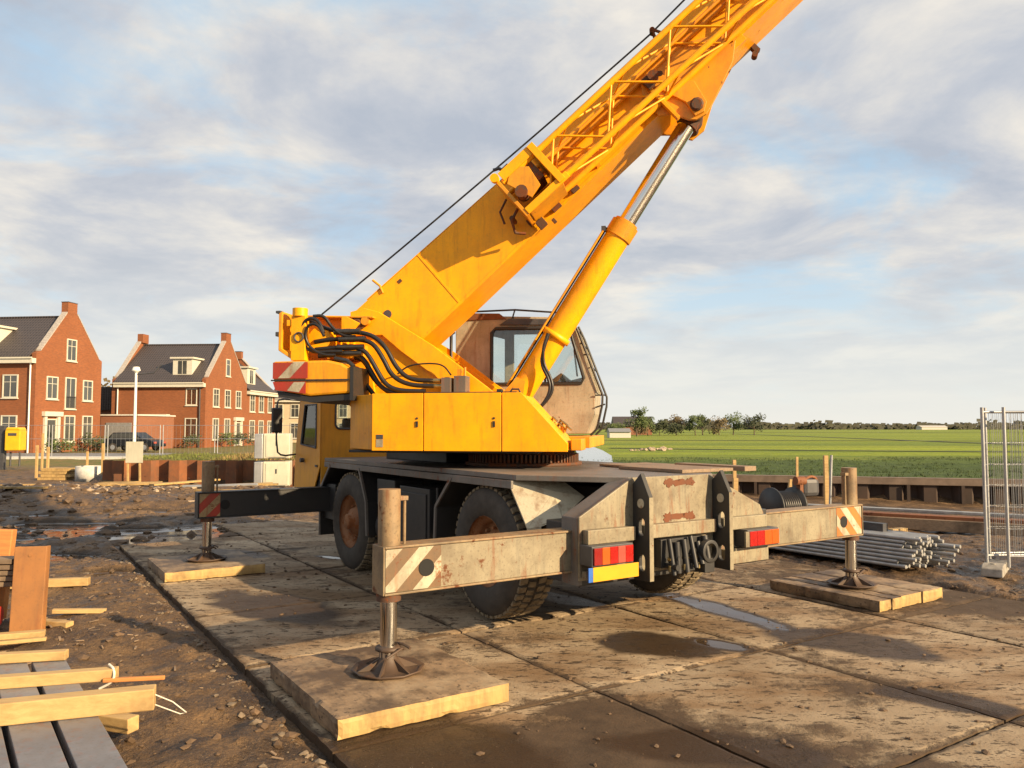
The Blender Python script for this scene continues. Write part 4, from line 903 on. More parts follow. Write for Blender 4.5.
m.mat('crane_yellow'); m.lathe([(.15,0),(.175,0),(.175,.07),(.15,.07)], 28, 'z', M=Matrix.Translation(CF+d*1.25) @ d.to_track_quat('Z','Y').to_matrix().to_4x4()); m.mat('dark_grey'); m.box((P0.x+d.x*2.6-.02,.04,P0.z+d.z*2.6),(P0.x+d.x*2.6+.03,.1,P0.z+d.z*2.6+.06))
m.build('cylinder_pipe', None, lc)
for dn in (0, .05):
    m = SB(); m.tube([(.33,.19+dn,2.93),(.27,.20+dn,2.75),(.24+dn*.6,.21,2.58),(.34+dn*.6,.22,2.40),(.35+dn*.6,.22,2.25),(.24,.24,2.08),(.12,.26,2.0)], .019, 10, smooth_iter=3); m.build('hose', 'hose_rubber', lc)
# --- operator's cab on the far side of the boom
NW, FWL = -.52, -1.36
out = [(-.97,1.78),(-.97,3.24),(-.93,3.28),(.44,3.22),(.54,3.13),(.80,2.28),(.79,2.02),(.70,1.78)]
win = [(-.50,2.40),(-.50,3.05),(-.45,3.10),(.44,3.09),(.50,3.02),(.66,2.46),(.63,2.40)]
wf1 = [(-.66,2.42),(-.66,3.10),(-.50,3.06),(-.50,2.42)]; wf2 = [(-.37,2.40),(-.37,3.12),(.42,3.11),(.64,2.42),(.62,2.40)]
m = SB().mat('cream_cab'); holed(m, out, [win], 'y', NW-.03, NW); holed(m, out, [wf1, wf2], 'y', FWL, FWL+.03)
m.box((-.97,FWL+.03,1.78),(-.94,NW-.03,3.24)); m.box((-.94,FWL+.03,1.78),(.70,NW-.03,1.81))
m.prism([(-.97,3.24),(-.93,3.28),(.44,3.22),(.54,3.13),(.52,3.10),(.43,3.19),(-.93,3.25)], 'y', FWL+.03, NW-.03)
m.prism([(.70,1.78),(.79,2.02),(.80,2.28),(.77,2.28),(.76,2.03),(.67,1.80)], 'y', FWL+.03, NW-.03)
m.mat('dark_grey'); m.prism([(-.28,3.22),(.43,3.195),(.50,3.12),(-.40,3.14)], 'y', NW+.002, NW+.03)
m.mat('rust_brown'); m.prism([(-.99,3.21),(-.99,3.29),(-.93,3.31),(-.40,3.29),(-.30,3.215)], 'y', NW+.002, NW+.018)
oc = m.build('operator_cab', None, CR, bevel=.008)
m = SB(); m.prism(win, 'y', NW-.018, NW-.012); m.prism(wf1, 'y', FWL+.012, FWL+.018); m.prism(wf2, 'y', FWL+.012, FWL+.018); m.prism([(.545,3.11),(.795,2.29),(.787,2.29),(.537,3.11)], 'y', FWL+.06, NW-.06); m.build('cab_window', 'cab_glass', oc)
m = SB(); m.tube([(g, NW+.008, z) for g, z in win+win[:1]], .02, 8); m.build('window_seal', 'black_steel', oc)
for n in (NW-.04, FWL+.04): m = SB(); m.bar((.54,n,3.12),(.80,n,2.28),.05); m.build('cab_pillar', 'cream_cab', oc)
m = SB().mat('dark_grey'); m.box((-.72,-1.2,1.85),(-.25,-.72,2.25)); m.prism([(-.72,2.2),(-.60,2.2),(-.70,2.75),(-.82,2.75)], 'y', -1.2, -.74); m.prism([(.05,2.36),(.62,2.36),(.60,2.50),(.44,2.46),(.32,2.56)], 'y', -1.28, -.95); m.tube([(.2,-.75,1.9),(.14,-.75,2.5)], .015); m.tube([(.56,-.7,2.5),(.50,-.9,2.85),(.60,-.95,2.6)], .012)
m.build('cab_seat', None, oc, bevel=.02)
m = SB()
for n in (NW+.02, -1.22): m.tube([(.52,n,3.19),(.60,n,3.02),(.89,n,2.25),(.885,n,2.13),(.82,n,1.84),(.74,n,1.76)], .014, 8)
for t in (.30, .62): m.tube([(.52+(.37*t), NW+.02, 3.17-.92*t), (.52+.37*t, -1.22, 3.17-.92*t)], .01, 6)
m.tube([(.80,NW+.02,2.25),(.93,NW+.02,2.25)], .01, 6); m.tube([(.72,NW+.02,2.75),(.66,NW+.0,2.75)], .01, 6); m.tube([(.92,NW+.02,2.14),(.80,NW+.01,2.10)], .01, 6)
m.tube([(-.84,NW+.01,3.32),(-.20,NW+.01,3.33),(.46,NW+.01,3.27)], .012, 8); m.tube([(-.20,NW+.01,3.33),(-.24,NW+.01,3.2)], .01, 6); m.tube([(-.98,NW+.02,2.7),(-1.02,NW+.03,2.74),(-1.02,NW+.03,3.03),(-.98,NW+.02,3.07)], .02, 8)
m.build('guard_rail', 'black_steel', oc)
m = SB().mat('brass_nut'); r = random.Random(9)
for i in range(7):
    g, z = .40+r.random()*.2, 1.80+r.random()*.12; m.tube([(g,.72,z),(g+.03,.78,z+.06),(g+.08,.8,z+.02)], .012, 6)
m.mat('crane_orange'); m.cyl((.45,.74,1.80),(.45,.74,1.95),.03); m.cyl((.56,.74,1.80),(.56,.74,1.90),.025); m.build('valve_block', None, CR)
# --- hoist rope and roller
m = SB(); pts = [(-2.42,0,3.06),(-2.3,0,3.27)]
A, Bp = Vector((-2.55,0,3.27)), Vector((1.52,0,6.46))
P = [(-2.66,0,3.12)]
for i in range(13):
    t = i/12; p = A.lerp(Bp, t); P.append((p.x, 0, p.z-.14*t*(1-t)+.03*t*0))
P.append((1.90,0,6.82)); P.append((4.5,0,9.13)); m.tube(P, .011, 6); m.build('hoist_rope', 'black_steel', CR)
m = BB(); 
rb = (4.78,.26)
m.cyl((rb[0],-.05,.37),(rb[0],.05,.37),.032,n=16); m.bar((rb[0]-.08,.05,.14),(rb[0],.05,.37),.02); m.bar((rb[0]+.10,.05,.14),(rb[0],.05,.37),.025); m.bar((rb[0]-.08,-.05,.14),(rb[0],-.05,.37),.02); m.build('rope_roller', 'dark_rust', CR)

# ------------------------------------------------------------------ timber pads under the feet
def rough_box(m, lo, hi, d, amp, seed, top, end):
    """worn timber: a finely divided box whose faces and edges are chipped; the face at -x is end grain, painted paler as if sunlit"""
    n = [max(2, int(round((hi[k]-lo[k])/d))) for k in range(3)]; idx = {}
    def V(i, j, k):
        q = (i, j, k)
        if q not in idx:
            p = Vector((lo[0]+(hi[0]-lo[0])*i/n[0], lo[1]+(hi[1]-lo[1])*j/n[1], lo[2]+(hi[2]-lo[2])*k/n[2]))
            ed = sum((i in (0,n[0]), j in (0,n[1]), k in (0,n[2])))
            w = mnoise.noise(p*5+Vector((seed,0,0)))*amp*.6+mnoise.noise(p*22+Vector((0,seed,0)))*amp*.5
            c = Vector(((lo[0]+hi[0])/2, (lo[1]+hi[1])/2, (lo[2]+hi[2])/2)); 
            if i in (0,n[0]): p.x += w*(1 if i else -1)
            if j in (0,n[1]): p.y += w*(1 if j else -1)
            if k == n[2]: p.z += w*.7
            if ed >= 2:
                ch = .006+max(0, mnoise.noise(p*11+Vector((0,0,seed))))*amp*3.0; v = Vector(((i == n[0])-(i == 0), (j == n[1])-(j == 0), (k == n[2])-(k == 0))).normalized(); p -= v*ch
            idx[q] = len(m.v); m.v.append(tuple(m.M @ p))
        return idx[q]
    def face(q, mt):
        m.mat(mt); m.f.append(q); m.mi.append(m.cur); m.sm.append(False)
    for i in range(n[0]):
        for j in range(n[1]): face([V(i,j,n[2]),V(i+1,j,n[2]),V(i+1,j+1,n[2]),V(i,j+1,n[2])], top); face([V(i,j,0),V(i,j+1,0),V(i+1,j+1,0),V(i+1,j,0)], top)
    for i in range(n[0]):
        for k in range(n[2]): face([V(i,0,k),V(i+1,0,k),V(i+1,0,k+1),V(i,0,k+1)], top); face([V(i,n[1],k),V(i,n[1],k+1),V(i+1,n[1],k+1),V(i+1,n[1],k)], top)
    for j in range(n[1]):
        for k in range(n[2]): face([V(0,j,k),V(0,j,k+1),V(0,j+1,k+1),V(0,j+1,k)], end); face([V(n[0],j,k),V(n[0],j+1,k),V(n[0],j+1,k+1),V(n[0],j,k+1)], top)  # only the sun-facing end gets the paler colour, as painted sunlight
def pad(x0, x1, y0, y1, h, splits, label, lifts=None):
    t = thing('timber_pad', label, 'timber pad', (0,0,0)); c = c2w((x0+x1)/2, (y0+y1)/2); t.location = c; t.rotation_euler = (0,0,CR_ROT); t['group'] = 'timber pads under the crane feet'
    ys = [y0-(y0+y1)/2+(y1-y0)*q for q in splits]; hx = (x1-x0)/2
    for i, (a, b) in enumerate(zip(ys[:-1], ys[1:])):
        m = MB(); e = rnd.uniform(-.012,.012); zt = h-.004*i; rough_box(m, (-hx+e, a+.003, .004), (hx+e, b-.003, zt), .035, .007, 3+i+x0*7, 'wood_pad', 'wood_end')
        m.build('plank', None, t)
    return t
pad(-.69,.69, 2.21, 3.43, .13, [0, 1], 'thick square timber pad under the nearest crane foot')
pad(-.60,.74, -3.45,-2.27, .13, [0, .34, .67, .82, 1], 'timber pad of several planks under the right-hand crane foot')
pad(4.95,6.25, 2.25, 3.45, .125, [0, 1], 'shaded timber pad under the far left crane foot')

# ------------------------------------------------------------------ right side: sheet-pile wall, tubes, timber, fence
A0, A1 = Vector((2.6, 23.7)), Vector((19.5, 18.7))
wd_ = (A1-A0).normalized(); wn_ = Vector((wd_.y, -wd_.x)); L_ = (A1-A0).length
t = thing('sheet_pile_wall', 'long brown steel sheet pile wall with a flat capping beam at the meadow edge', 'retaining wall', (A0.x, A0.y, 0), math.atan2(wd_.y, wd_.x))
m = MB(); pts = []; x = 0
while x < L_:
    pts += [(x,-.05),(x+.30,-.05),(x+.42,-.30),(x+.72,-.30),(x+.84,-.05)]; x += .84
m.add([(p[0],p[1],-.6) for p in pts]+[(p[0],p[1],.34) for p in pts], [(i,i+1,len(pts)+i+1,len(pts)+i) for i in range(len(pts)-1)]); m.build('sheet_piling', 'pile_dark', t, fixn=False)
m = MB(); m.box((0,-.36,.33),(L_,-.10,.50)); m.box((0,-.36,.5),(L_,-.05,.52)); m.build('capping_beam', 'wale_brown', t, bevel=.01) if 'wale_brown' in MATS else m.build('capping_beam', 'wood_old', t, bevel=.01)
m = MB()
for i in range(14): m.box((1.3*i+.6,-.38,-.4),(1.3*i+.68,-.32,.33))
m.build('wall_strut', 'pile_dark', t)

def rod(p0, p1, r, mat, name, label, cat, group=None, n=10, square=False):
    p0, p1 = Vector(p0), Vector(p1); c = p0; m = MB(Matrix.Translation(-c))
    (m.bar(p0, p1, 2*r) if square else m.cyl(p0, p1, r, n=n)); o = m.build(name, mat, None, loc=c); tag(o, label, cat, group); return o
# steel tubes, each its own thing
r = random.Random(11); d0 = Vector((4.93,10.08,0)); dir_ = Vector((-.58,.815,0)).normalized(); side_ = Vector((.815,.58,0)).normalized()
zb = gz(4.6, 11.5)+.03
tube_lab = 'grey scaffold tube in the bundle stacked behind the right-hand crane foot'
for row in range(8):
    for i in range(17-row):
        off = d0+side_*(.028*row+.056*i+r.uniform(-.008,.008))-dir_*(r.uniform(-.04,.22)+(.25 if i > 8 and r.random() < .4 else 0)); z = zb+.025+.047*row; w_ = r.uniform(-.03,.03)
        rod((off.x, off.y, z), (off.x+dir_.x*4.2+w_, off.y+dir_.y*4.2, z), .024, 'tube_steel', 'scaffold_tube', tube_lab, 'scaffold tube', 'scaffold tubes stacked behind the right pad', n=8)
o = rod((5.10,10.75,zb+.42),(3.2,13.4,zb+.42),.06,'dark_grey','box_section','dark box section lying on top of the bundle of scaffold tubes','steel bar',square=True)
m = MB(); m.box((-.16,-.05,0),(.16,.05,.09)); o = m.build('timber_block','wood_new',None,bevel=.006,loc=(5.36,10.95,zb+.30),rot=(0,0,.5)); tag(o,'pale timber block at the end of the scaffold tubes','timber block')
m = MB(); m.box((-.05,-.05,0),(.05,.05,.26)); o = m.build('timber_post','wood_new',None,bevel=.006,loc=(5.52,11.2,gz(5.52,11.2)+.14),rot=(0,0,.5)); tag(o,'short upright pale timber offcut beside the tube ends','timber block')
# long beams stored before the wall
lb = [((5.9,16.9,.02),(11.5,13.3,.02),.30,.22,'wood_old','broad weathered beam lowest in the pile before the sheet pile wall'),
      ((5.5,17.2,.20),(11.2,13.6,.20),.26,.13,'rust_brown','rusty brown beam in the middle of the pile before the wall'),
      ((5.7,17.5,.34),(12.0,13.5,.34),.16,.06,'tube_steel','long silvery steel channel on top of the beams before the wall'),
      ((7.2,17.6,.0),(12.8,14.5,.0),.24,.16,'wood_old','brown beam behind the others at the foot of the wall')]
for p, q, w_, h_, mt, lab in lb:
    p = Vector(p); q = Vector(q); g0 = min(gz(p.x,p.y), gz(q.x,q.y)); p.z += g0+h_/2; q.z += g0+h_/2; m = MB(Matrix.Translation(-p)); m.bar(p, q, w_, h_); o = m.build('long_beam', mt, None, bevel=.01, loc=p); tag(o, lab, 'beam', 'beams stored before the wall')
m = MB(); m.lathe([(.001,-.22),(.07,-.2),(.12,-.08),(.13,.05),(.09,.18),(.001,.22)], 14, 'x'); o = m.build('yellow_sack', 'bright_yellow', None, loc=(5.55,12.9,.27), rot=(0,0,.4)); o.scale = (1.1,1,.6); tag(o, 'small bright yellow sack on the pile behind the right-hand foot', 'sack')
# cable reel with hose and rusty bracket
rc_ = Vector((5.55,16.1,0)); rc_.z = gz(5.55,16.1)
t = thing('cable_reel', 'black cable reel with a rusty bracket standing before the sheet pile wall', 'cable reel', rc_, .35)
m = MB(); m.lathe([(.001,-.30),(.40,-.30),(.40,-.26),(.28,-.25),(.28,.25),(.40,.26),(.40,.30),(.001,.30)], 28, 'x', (0,0,.42)); m.build('drum', 'black_steel', t)
m = MB()
for i in range(9): m.lathe([(.29,0),(.325,.02),(.29,.04)], 24, 'x', (-.22+.05*i,0,.42))
m.build('cable', 'hose_rubber', t)
m = MB(); m.box((.28,-.2,.55),(.36,-.08,1.02)); m.cyl((.2,-.15,.95),(.42,-.15,.95),.09); m.tube([(.3,-.2,.9),(.5,-.2,1.05),(.75,-.15,1.0),(.8,-.1,.7)], .03, smooth_iter=2); m.build('bracket', 'rust_brown', t)
m = MB(); m.box((.36,-.22,.62),(.78,.2,1.0)); m.build('cover', 'dark_grey', t, bevel=.09)
# stakes along the wall
for (x, y, h, w_, tilt, lab) in ((7.25,18.1,1.42,.09,.0,'tall pale wooden stake standing nearest the right crane foot before the wall'),(6.75,18.6,1.36,.05,.02,'thin pale wooden stake left of the tall one before the wall'),(5.25,18.5,1.30,.075,0,'lone wooden stake behind the right end of the rear plate'),
                          (6.35,18.1,.85,.10,.10,'short leaning timber beside the cable reel'),(6.95,18.6,.75,.06,-.1,'short dark leaning timber between the stakes'),(4.9,17.3,.95,.10,.03,'short pale stake left of the cable reel')):
    z = gz(x,y); rod((x,y,z),(x+tilt,y,z+h), w_/2, 'wood_new' if 'dark' not in lab else 'wood_old', 'wooden_stake', lab, 'stake', 'wooden stakes before the wall', square=True)
rod((5.0,12.4,gz(5,12.4)+.25),(5.06,12.4,1.42),.02,'galvanised','steel_post','thin grey post just left of the right jack tube','post')

# heras style fence panels
def fence_panel(loc, rz, w_, label, tiltx=0, wires=True, h=2.02):
    t = thing('mesh_fence', label, 'fence panel', loc, rz, 'temporary mesh fence panels'); t.rotation_euler = (tiltx, 0, rz)
    for x in (0, w_):
        m = MB(); m.cyl((x,0,.02),(x,0,h+.04),.021,n=10); m.build('post', 'galvanised', t)
    for z in (.16, h-.02): m = MB(); m.cyl((0,0,z),(w_,0,z),.015,n=8); m.build('rail', 'galvanised', t)
    m = MB(); x = .09
    while x < w_-.05: m.cyl((x,.0,.17),(x,.0,h-.03),.0032,n=4,cap=False); x += .055
    for z in (.50,.78,1.05,1.32,1.6): m.cyl((0,.006,z),(w_,.006,z),.003,n=4,cap=False)
    m.build('wire_mesh', 'galvanised', t); return t
def fence_foot(loc, rz, label):
    m = MB(); m.prism([(-.36,0),(.36,0),(.34,.10),(.24,.14),(-.24,.14),(-.34,.10)], 'y', -.12, .12); m.cyl((-.2,0,.14),(-.2,0,.15),.03); m.cyl((.2,0,.14),(.2,0,.15),.03)
    o = m.build('concrete_block', 'concrete_block', None, bevel=.012, loc=loc, rot=(0,0,rz)); tag(o, label, 'concrete block', 'concrete feet of the fence'); return o
fz = gz(6.3,10.1)
fence_panel((6.33,10.05,fz+.06), -.10, 3.4, 'mesh fence panel at the right edge, the one in front')
fence_panel((6.10,10.13,fz+.06), .06, 3.4, 'mesh fence panel at the right edge standing just behind the front one')
fence_panel((6.24,10.30,fz+.06), .12, 3.4, 'mesh fence panel at the right edge, rearmost of the three')
fence_foot((6.22,10.15,fz-.01), .9, 'concrete block carrying the three fence panels at the right edge')
fence_foot((9.62,10.0,gz(9.6,10)), 1.3, 'concrete fence block outside to the right')

# ------------------------------------------------------------------ left foreground stacks
bd = Vector((-.596,.803,0)).normalized(); bs = Vector((.803,.596,0)).normalized()
base = Vector((-1.74,3.65,0))
bl = ['rightmost','second from the right','third from the right','fourth from the right','fifth from the right','leftmost']
for i in range(6):
    p0 = base-bs*(.215*i+.10)-bd*1.4; p1 = p0+bd*(3.65+rnd.uniform(-.05,.08)); c = Vector(p0); M = Matrix.Rotation(math.atan2(bd.y,bd.x),4,'Z')
    m = MB(); Lb = (p1-p0).length; m.box((0,-.093,.245),(Lb,.093,.300)); m.box((0,-.093,.17),(Lb,-.085,.245)); m.box((0,.085,.17),(Lb,.093,.245))
    o = m.build('steel_plank', 'grey_plank_steel', None, bevel=.006, loc=(c.x,c.y,rnd.uniform(-.006,.006)), rot=(0,0,math.atan2(bd.y,bd.x))); tag(o, 'grey steel plank at bottom left, %s of the row' % bl[i], 'steel plank', 'grey steel planks under the battens')
def batten(p, q, w_, h_, lab, mat='wood_new', name='batten'):
    p = Vector(p); q = Vector(q); m = MB(Matrix.Translation(-p)); m.bar(p, q, w_, h_); o = m.build(name, mat, None, bevel=.006, loc=p); tag(o, lab, 'timber batten', 'timber battens on the site'); return o
batten((-2.98,5.32,.335),(-4.6,5.0,.335),.07,.06,'thin pale batten across the far end of the grey planks')
batten((-2.44,4.92,.335),(-4.2,4.45,.335),.075,.07,'middle pale batten lying across the grey planks')
batten((-1.98,4.42,.36),(-3.9,3.78,.36),.10,.115,'thickest pale beam lying across the grey planks')
batten((-2.3,4.85,.05),(-3.6,5.3,.05),.09,.09,'batten under the grey planks')
batten((-1.75,3.95,.06),(-3.2,3.5,.06),.12,.12,'short timber bearer under the front of the grey planks','wood_orange')
batten((-2.50,4.86,.31),(-2.16,4.95,.30),.028,.025,'small reddish stick at the end of the middle batten','wood_orange')
m = MB(); m.tube([(-2.0,4.42,.38),(-1.90,4.46,.32),(-1.83,4.48,.255),(-1.86,4.47,.25),(-2.0,4.43,.32)], .0035); o = m.build('strap', 'rope_white'); tag(o, 'white strap loop hanging from the thick beam end', 'strap')
m = MB(); m.tube([(-2.50,4.93,.385),(-2.44,4.88,.37),(-2.44,4.87,.30),(-2.52,4.86,.26)], .008, smooth_iter=2); o = m.build('strap', 'rope_white'); tag(o, 'white string around the middle batten', 'strap')
# rusty channel standing on end, timber, rolls
m = MB(); m.box((-.135,-.012,0),(.135,.012,.78)); m.box((-.135,.012,0),(-.115,.09,.78)); m.box((.115,.012,0),(.135,.09,.78)); m.cyl((.0,-.02,.70),(.0,-.01,.70),.014)
o = m.build('steel_channel', 'channel_orange', None, bevel=.005, loc=(-4.43,7.22,-.02), rot=(R(-5),0,R(12))); tag(o, 'orange brown steel channel standing on end beside the timber pile', 'steel channel')
m = MB(); m.box((-.17,-.05,0),(.17,.05,.86)); o = m.build('timber_upright', 'wood_orange', None, bevel=.01, loc=(-5.12,7.7,0), rot=(R(-4),R(3),R(8))); tag(o, 'orange timber board standing behind the steel channel at the left edge', 'timber board')
for i in range(5):
    batten((-4.62,7.45-.02*i,.40+.055*i),(-6.5,7.15,.40+.055*i),.22,.045,'dark flat board in the pile at the left edge, %s from the top' % ['fifth','fourth','third','second','first'][i],'wood_old')
for i, (x, y) in enumerate(((-4.72,7.3),(-4.9,7.15),(-5.15,7.25))):
    m = MB(); m.cyl((0,0,0),(-1.6,-.35,0),.085,n=18); o = m.build('red_roll', 'red_tarp', None, loc=(x,y,.12+.15*(i==1))); tag(o, 'red rolled sheet under the boards at the left edge, %s' % ['nearest the channel','the upper one','farthest left'][i], 'roll', 'red rolls at the left edge')
batten((-6.6,8.9,.05),(-4.95,9.25,.06),.10,.09,'round timber lying on the mud behind the steel channel')
batten((-4.6,7.5,.03),(-4.1,7.35,.03),.09,.05,'splintered board on the mud right of the steel channel')
batten((-4.5,7.75,.06),(-4.05,7.9,.03),.07,.04,'small board sticking out behind the steel channel')
batten((-4.15,7.05,.03),(-4.9,6.7,.05),.09,.05,'flat board in the mud in front of the channel')
batten((-4.4,6.75,.02),(-4.05,6.9,.02),.05,.03,'thin slat on the mud left of the slabs')
# chips of wood in the mud
m = MB(); r = random.Random(21)
for _ in range(110):
    if r.random() < .35: p = c2w(r.uniform(-1,7), 3.6+abs(r.gauss(0,.9))); x, y = p.x, p.y
    else: x, y = -3.9+r.gauss(0,.5), 7.2+r.gauss(0,.6)
    a = r.random()*6.28; l = r.uniform(.02,.09); z = gz(x,y)+.008; m.bar((x,y,z),(x+l*math.cos(a),y+l*math.sin(a),z+r.uniform(-.005,.02)),r.uniform(.006,.018),.006)
o = m.build('wood_chips','wood_old',fixn=False); tag(o,'splinters of wood strewn over the mud','debris',kind='stuff')

# ------------------------------------------------------------------ back left yard
t = thing('sheet_pile_row', 'row of rusty sheet piles retaining the grassy verge', 'sheet piles', (-13.4,25.7,0), 0)
m = MB(); pts = []; x = 0
while x < 9.3: pts += [(x,-.05),(x+.34,-.05),(x+.46,-.36),(x+.80,-.36),(x+.92,-.05)]; x += .92
r = random.Random(2)
m.add([(p[0],p[1],-.3) for p in pts]+[(p[0],p[1],.80+.0*i) for i, p in enumerate(pts)], [(i,i+1,len(pts)+i+1,len(pts)+i) for i in range(len(pts)-1)])
m.build('sheet_piling', 'sheet_pile_rust', t, fixn=False)
for i, (x, y, w_, h_) in enumerate(((-6.0,24.9,.6,1.0),(-5.3,25.1,.5,.85))):
    m = MB(); m.prism([(-w_/2,-.03),(-w_/4,-.2),(w_/4,-.2),(w_/2,-.03),(w_/2,0),(w_/4-.02,-.16),(-w_/4+.02,-.16),(-w_/2,0)], 'z', -.2, h_); o = m.build('sheet_pile', 'dark_rust', None, loc=(x,y,0)); tag(o, 'single dark sheet pile %s beside the white cabinets' % ['farther','closer'][i], 'sheet pile')
# white cabinets, stacked
def cabinet(loc, label, h=.82):
    t = thing('cabinet', label, 'cabinet', loc, .18, 'white cabinets stacked behind the crane')
    m = MB().mat('white_plastic'); m.box((-.28,-.40,.05),(.52,.40,h)); m.build('housing', None, t, bevel=.03)
    m = MB(); m.box((-.54,-.395,.05),(-.29,.395,h-.01)); m.build('side_panel', 'galvanised', t, bevel=.02)
    m = MB(); m.box((-.20,-.415,.10),(.46,-.401,h-.06)); m.build('door', 'white_plastic', t, bevel=.01)
    m = MB(); m.box((.10,-.43,h*.55),(.14,-.416,h*.72)); m.box((-.1,-.43,.06),(.4,-.402,.085)); m.build('handle', 'dark_grey', t)
cabinet((-7.45,24.5,.0), 'cream white cabinet, the lower of the stacked two'); cabinet((-7.45,24.5,.86), 'cream white cabinet, the upper of the stacked two')
# board sign with legs
t = thing('site_board', 'blank pale board on legs before the rusty sheet piles', 'board', (-11.95,24.8,0), 0)
m = MB(); m.box((-.28,-.02,.75),(.26,.0,1.42)); m.build('board', 'white_plastic', t); 
for x in (-.2, .18): m = MB(); m.bar((x,.02,0),(x-.03,.02,.9),.05); m.build('leg', 'wood_new', t)
# stacks of boards and pallets
r = random.Random(14)
def board_stack(x, y, w_, n, lab, rz=0, mat='wood_end'):
    for i in range(n):
        m = MB(); m.box((-w_/2,-.4,0),(w_/2,.4,.10)); o = m.build('board', mat, None, bevel=.008, loc=(x+r.uniform(-.1,.1), y, gz(x,y)+.105*i), rot=(0,0,rz+r.uniform(-.06,.06)))
        tag(o, lab+', %s from the ground' % ['first','second','third','fourth','fifth'][i], 'board', 'boards stacked at the back of the yard')
board_stack(-15.9,27.6,1.0,4,'cream board in the stack left of the concrete ring')
m = MB(); m.lathe([(.44,0),(.50,0),(.50,.52),(.44,.52),(.44,0)], 32, 'z'); 
o = m.build('concrete_ring', 'pale_stone', None, loc=(-14.6,27.2,gz(-14.6,27.2))); tag(o, 'pale concrete ring standing beside the board stack', 'concrete ring')
for (x0,y0,x1,y1,w_,lab) in ((-12.4,23.4,-10.6,23.7,.3,'flat pale board on the earth before the sheet piles'),(-11.8,22.6,-10.0,22.9,.25,'second flat board on the earth before the sheet piles'),(-9.2,21.8,-6.6,22.1,.25,'long board lying before the white cabinets'),(-8.9,21.2,-7.0,21.6,.2,'greyish board lying nearest before the white cabinets'),(-10.2,22.2,-9.0,24.0,.25,'board leaning on the earth heap left of the cabinets'),(-12.9,24.6,-11.7,24.5,.3,'short board under the site board'),(-14.8,22.8,-13.2,23.3,.22,'tilted board on the earth left of the site board'),(-9.9,24.6,-8.2,24.3,.35,'dark board under the sheet piles right of the site board'),(-13.6,20.6,-12.0,20.2,.16,'thin board lying nearest on the churned yard'),(-8.6,23.2,-7.2,23.6,.30,'short pale board just left of the cabinets'),(-16.8,24.0,-15.4,23.6,.18,'narrow board at the far left of the yard'),(-7.9,19.6,-6.2,19.2,.14,'narrow board before the cabinets on the mud')):
    z = max(gz(x0,y0), gz(x1,y1))+.06; batten((x0,y0,z),(x1,y1,z+.03),w_,.05,lab,'wood_end' if 'grey' not in lab and 'dark' not in lab else ('galvanised' if 'grey' in lab else 'black_steel'),'loose_board')
for (u, y, h, lab) in ((-17.6,29,1.2,'wooden stake far left of the yard'),(-16.3,27.5,1.15,'wooden stake beside the board stack'),(-17.9,33,.9,'short wooden stake near the yellow box'),(-13.9,26.6,1.3,'wooden stake right of the concrete ring'),(-20.4,34,1.6,'grey stake near the yellow box'),(-12.6,26.2,.6,'stake behind the site board')):
    z = gz(u,y); rod((u,y,z-.1),(u,y,z+h),.035,'wood_new','wooden_stake',lab,'stake','stakes at the back of the yard',square=True)
# yellow container box on legs
t = thing('yellow_box', 'bright yellow box on legs in front of the left house', 'street box', (-22.85,36.0,.2), .1)
m = MB(); m.box((-.33,-.3,.62),(.33,.3,1.55)); m.prism([(-.33,1.55),(.33,1.55),(.26,1.68),(-.26,1.68)], 'y', -.3, .3); m.build('box', 'postbox_yellow', t, bevel=.04)
for x in (-.2, .2): m = MB(); m.cyl((x,0,-.1),(x,0,.55),.04); m.build('leg', 'dark_grey', t)
m = MB(); m.box((-.18,-.32,1.30),(.18,-.301,1.42)); m.build('slot', 'dark_grey', t)
rod((-23.45,36.0,-.1),(-23.45,36.0,1.95),.12,'dark_grey','dark_post','dark post left of the bright yellow box','post',square=True)
# street lamp
t = thing('street_lamp', 'tall white lamp post with a small lantern before the second house', 'street lamp', (-25.6,53.0,0), 0)
m = MB(); m.cyl((0,0,0),(0,0,5.6),.11,.08,n=12); m.build('pole', 'white_paint', t)
m = MB(); m.cyl((0,0,5.6),(0,0,5.75),.10,.26,n=14); m.cyl((0,0,5.75),(0,0,6.0),.28,.20,n=14); m.build('lantern', 'white_paint', t)
m = MB(); m.tube([(.1,0,5.5),(1.2,0,5.6),(1.5,0,5.95),(1.75,0,6.2)], .05); m.build('arm', 'dark_grey', t)
# parked car
def car(loc, rz, label):
    t = thing('parked_car', label, 'car', loc, rz)
    m = MB(); m.prism([(-2.05,.35),(-2.1,.75),(-2.0,.98),(-1.75,1.02),(-1.35,1.45),(.35,1.47),(1.05,1.0),(1.85,.86),(2.08,.65),(2.1,.35)], 'y', -.85, .85); m.build('body', 'car_paint_dark', t, bevel=.07)
    m = MB(); 
    for y in (-.856,.85): m.prism([(-1.55,1.03),(-1.28,1.38),(.30,1.40),(.88,1.02)], 'y', y, y+.006)
    m.build('side_window', 'window_glass', t)
    for x in (-1.3,1.3):
        for y in (-.86,.68): m = MB().mat('tyre_rubber'); m.cyl((x,y,.32),(x,y+.18,.32),.32,n=20); m.mat('galvanised'); m.cyl((x,y-.005,.32),(x,y+.185,.32),.19,n=16); m.build('wheel', None, t)
    m = MB(); m.box((2.03,-.8,.6),(2.10,-.5,.75)); m.box((2.03,.5,.6),(2.10,.8,.75)); m.build('headlight', 'lamp_clear', t)
car((-29.4,61.0,.05), -.12, 'black parked car between the two brick houses')
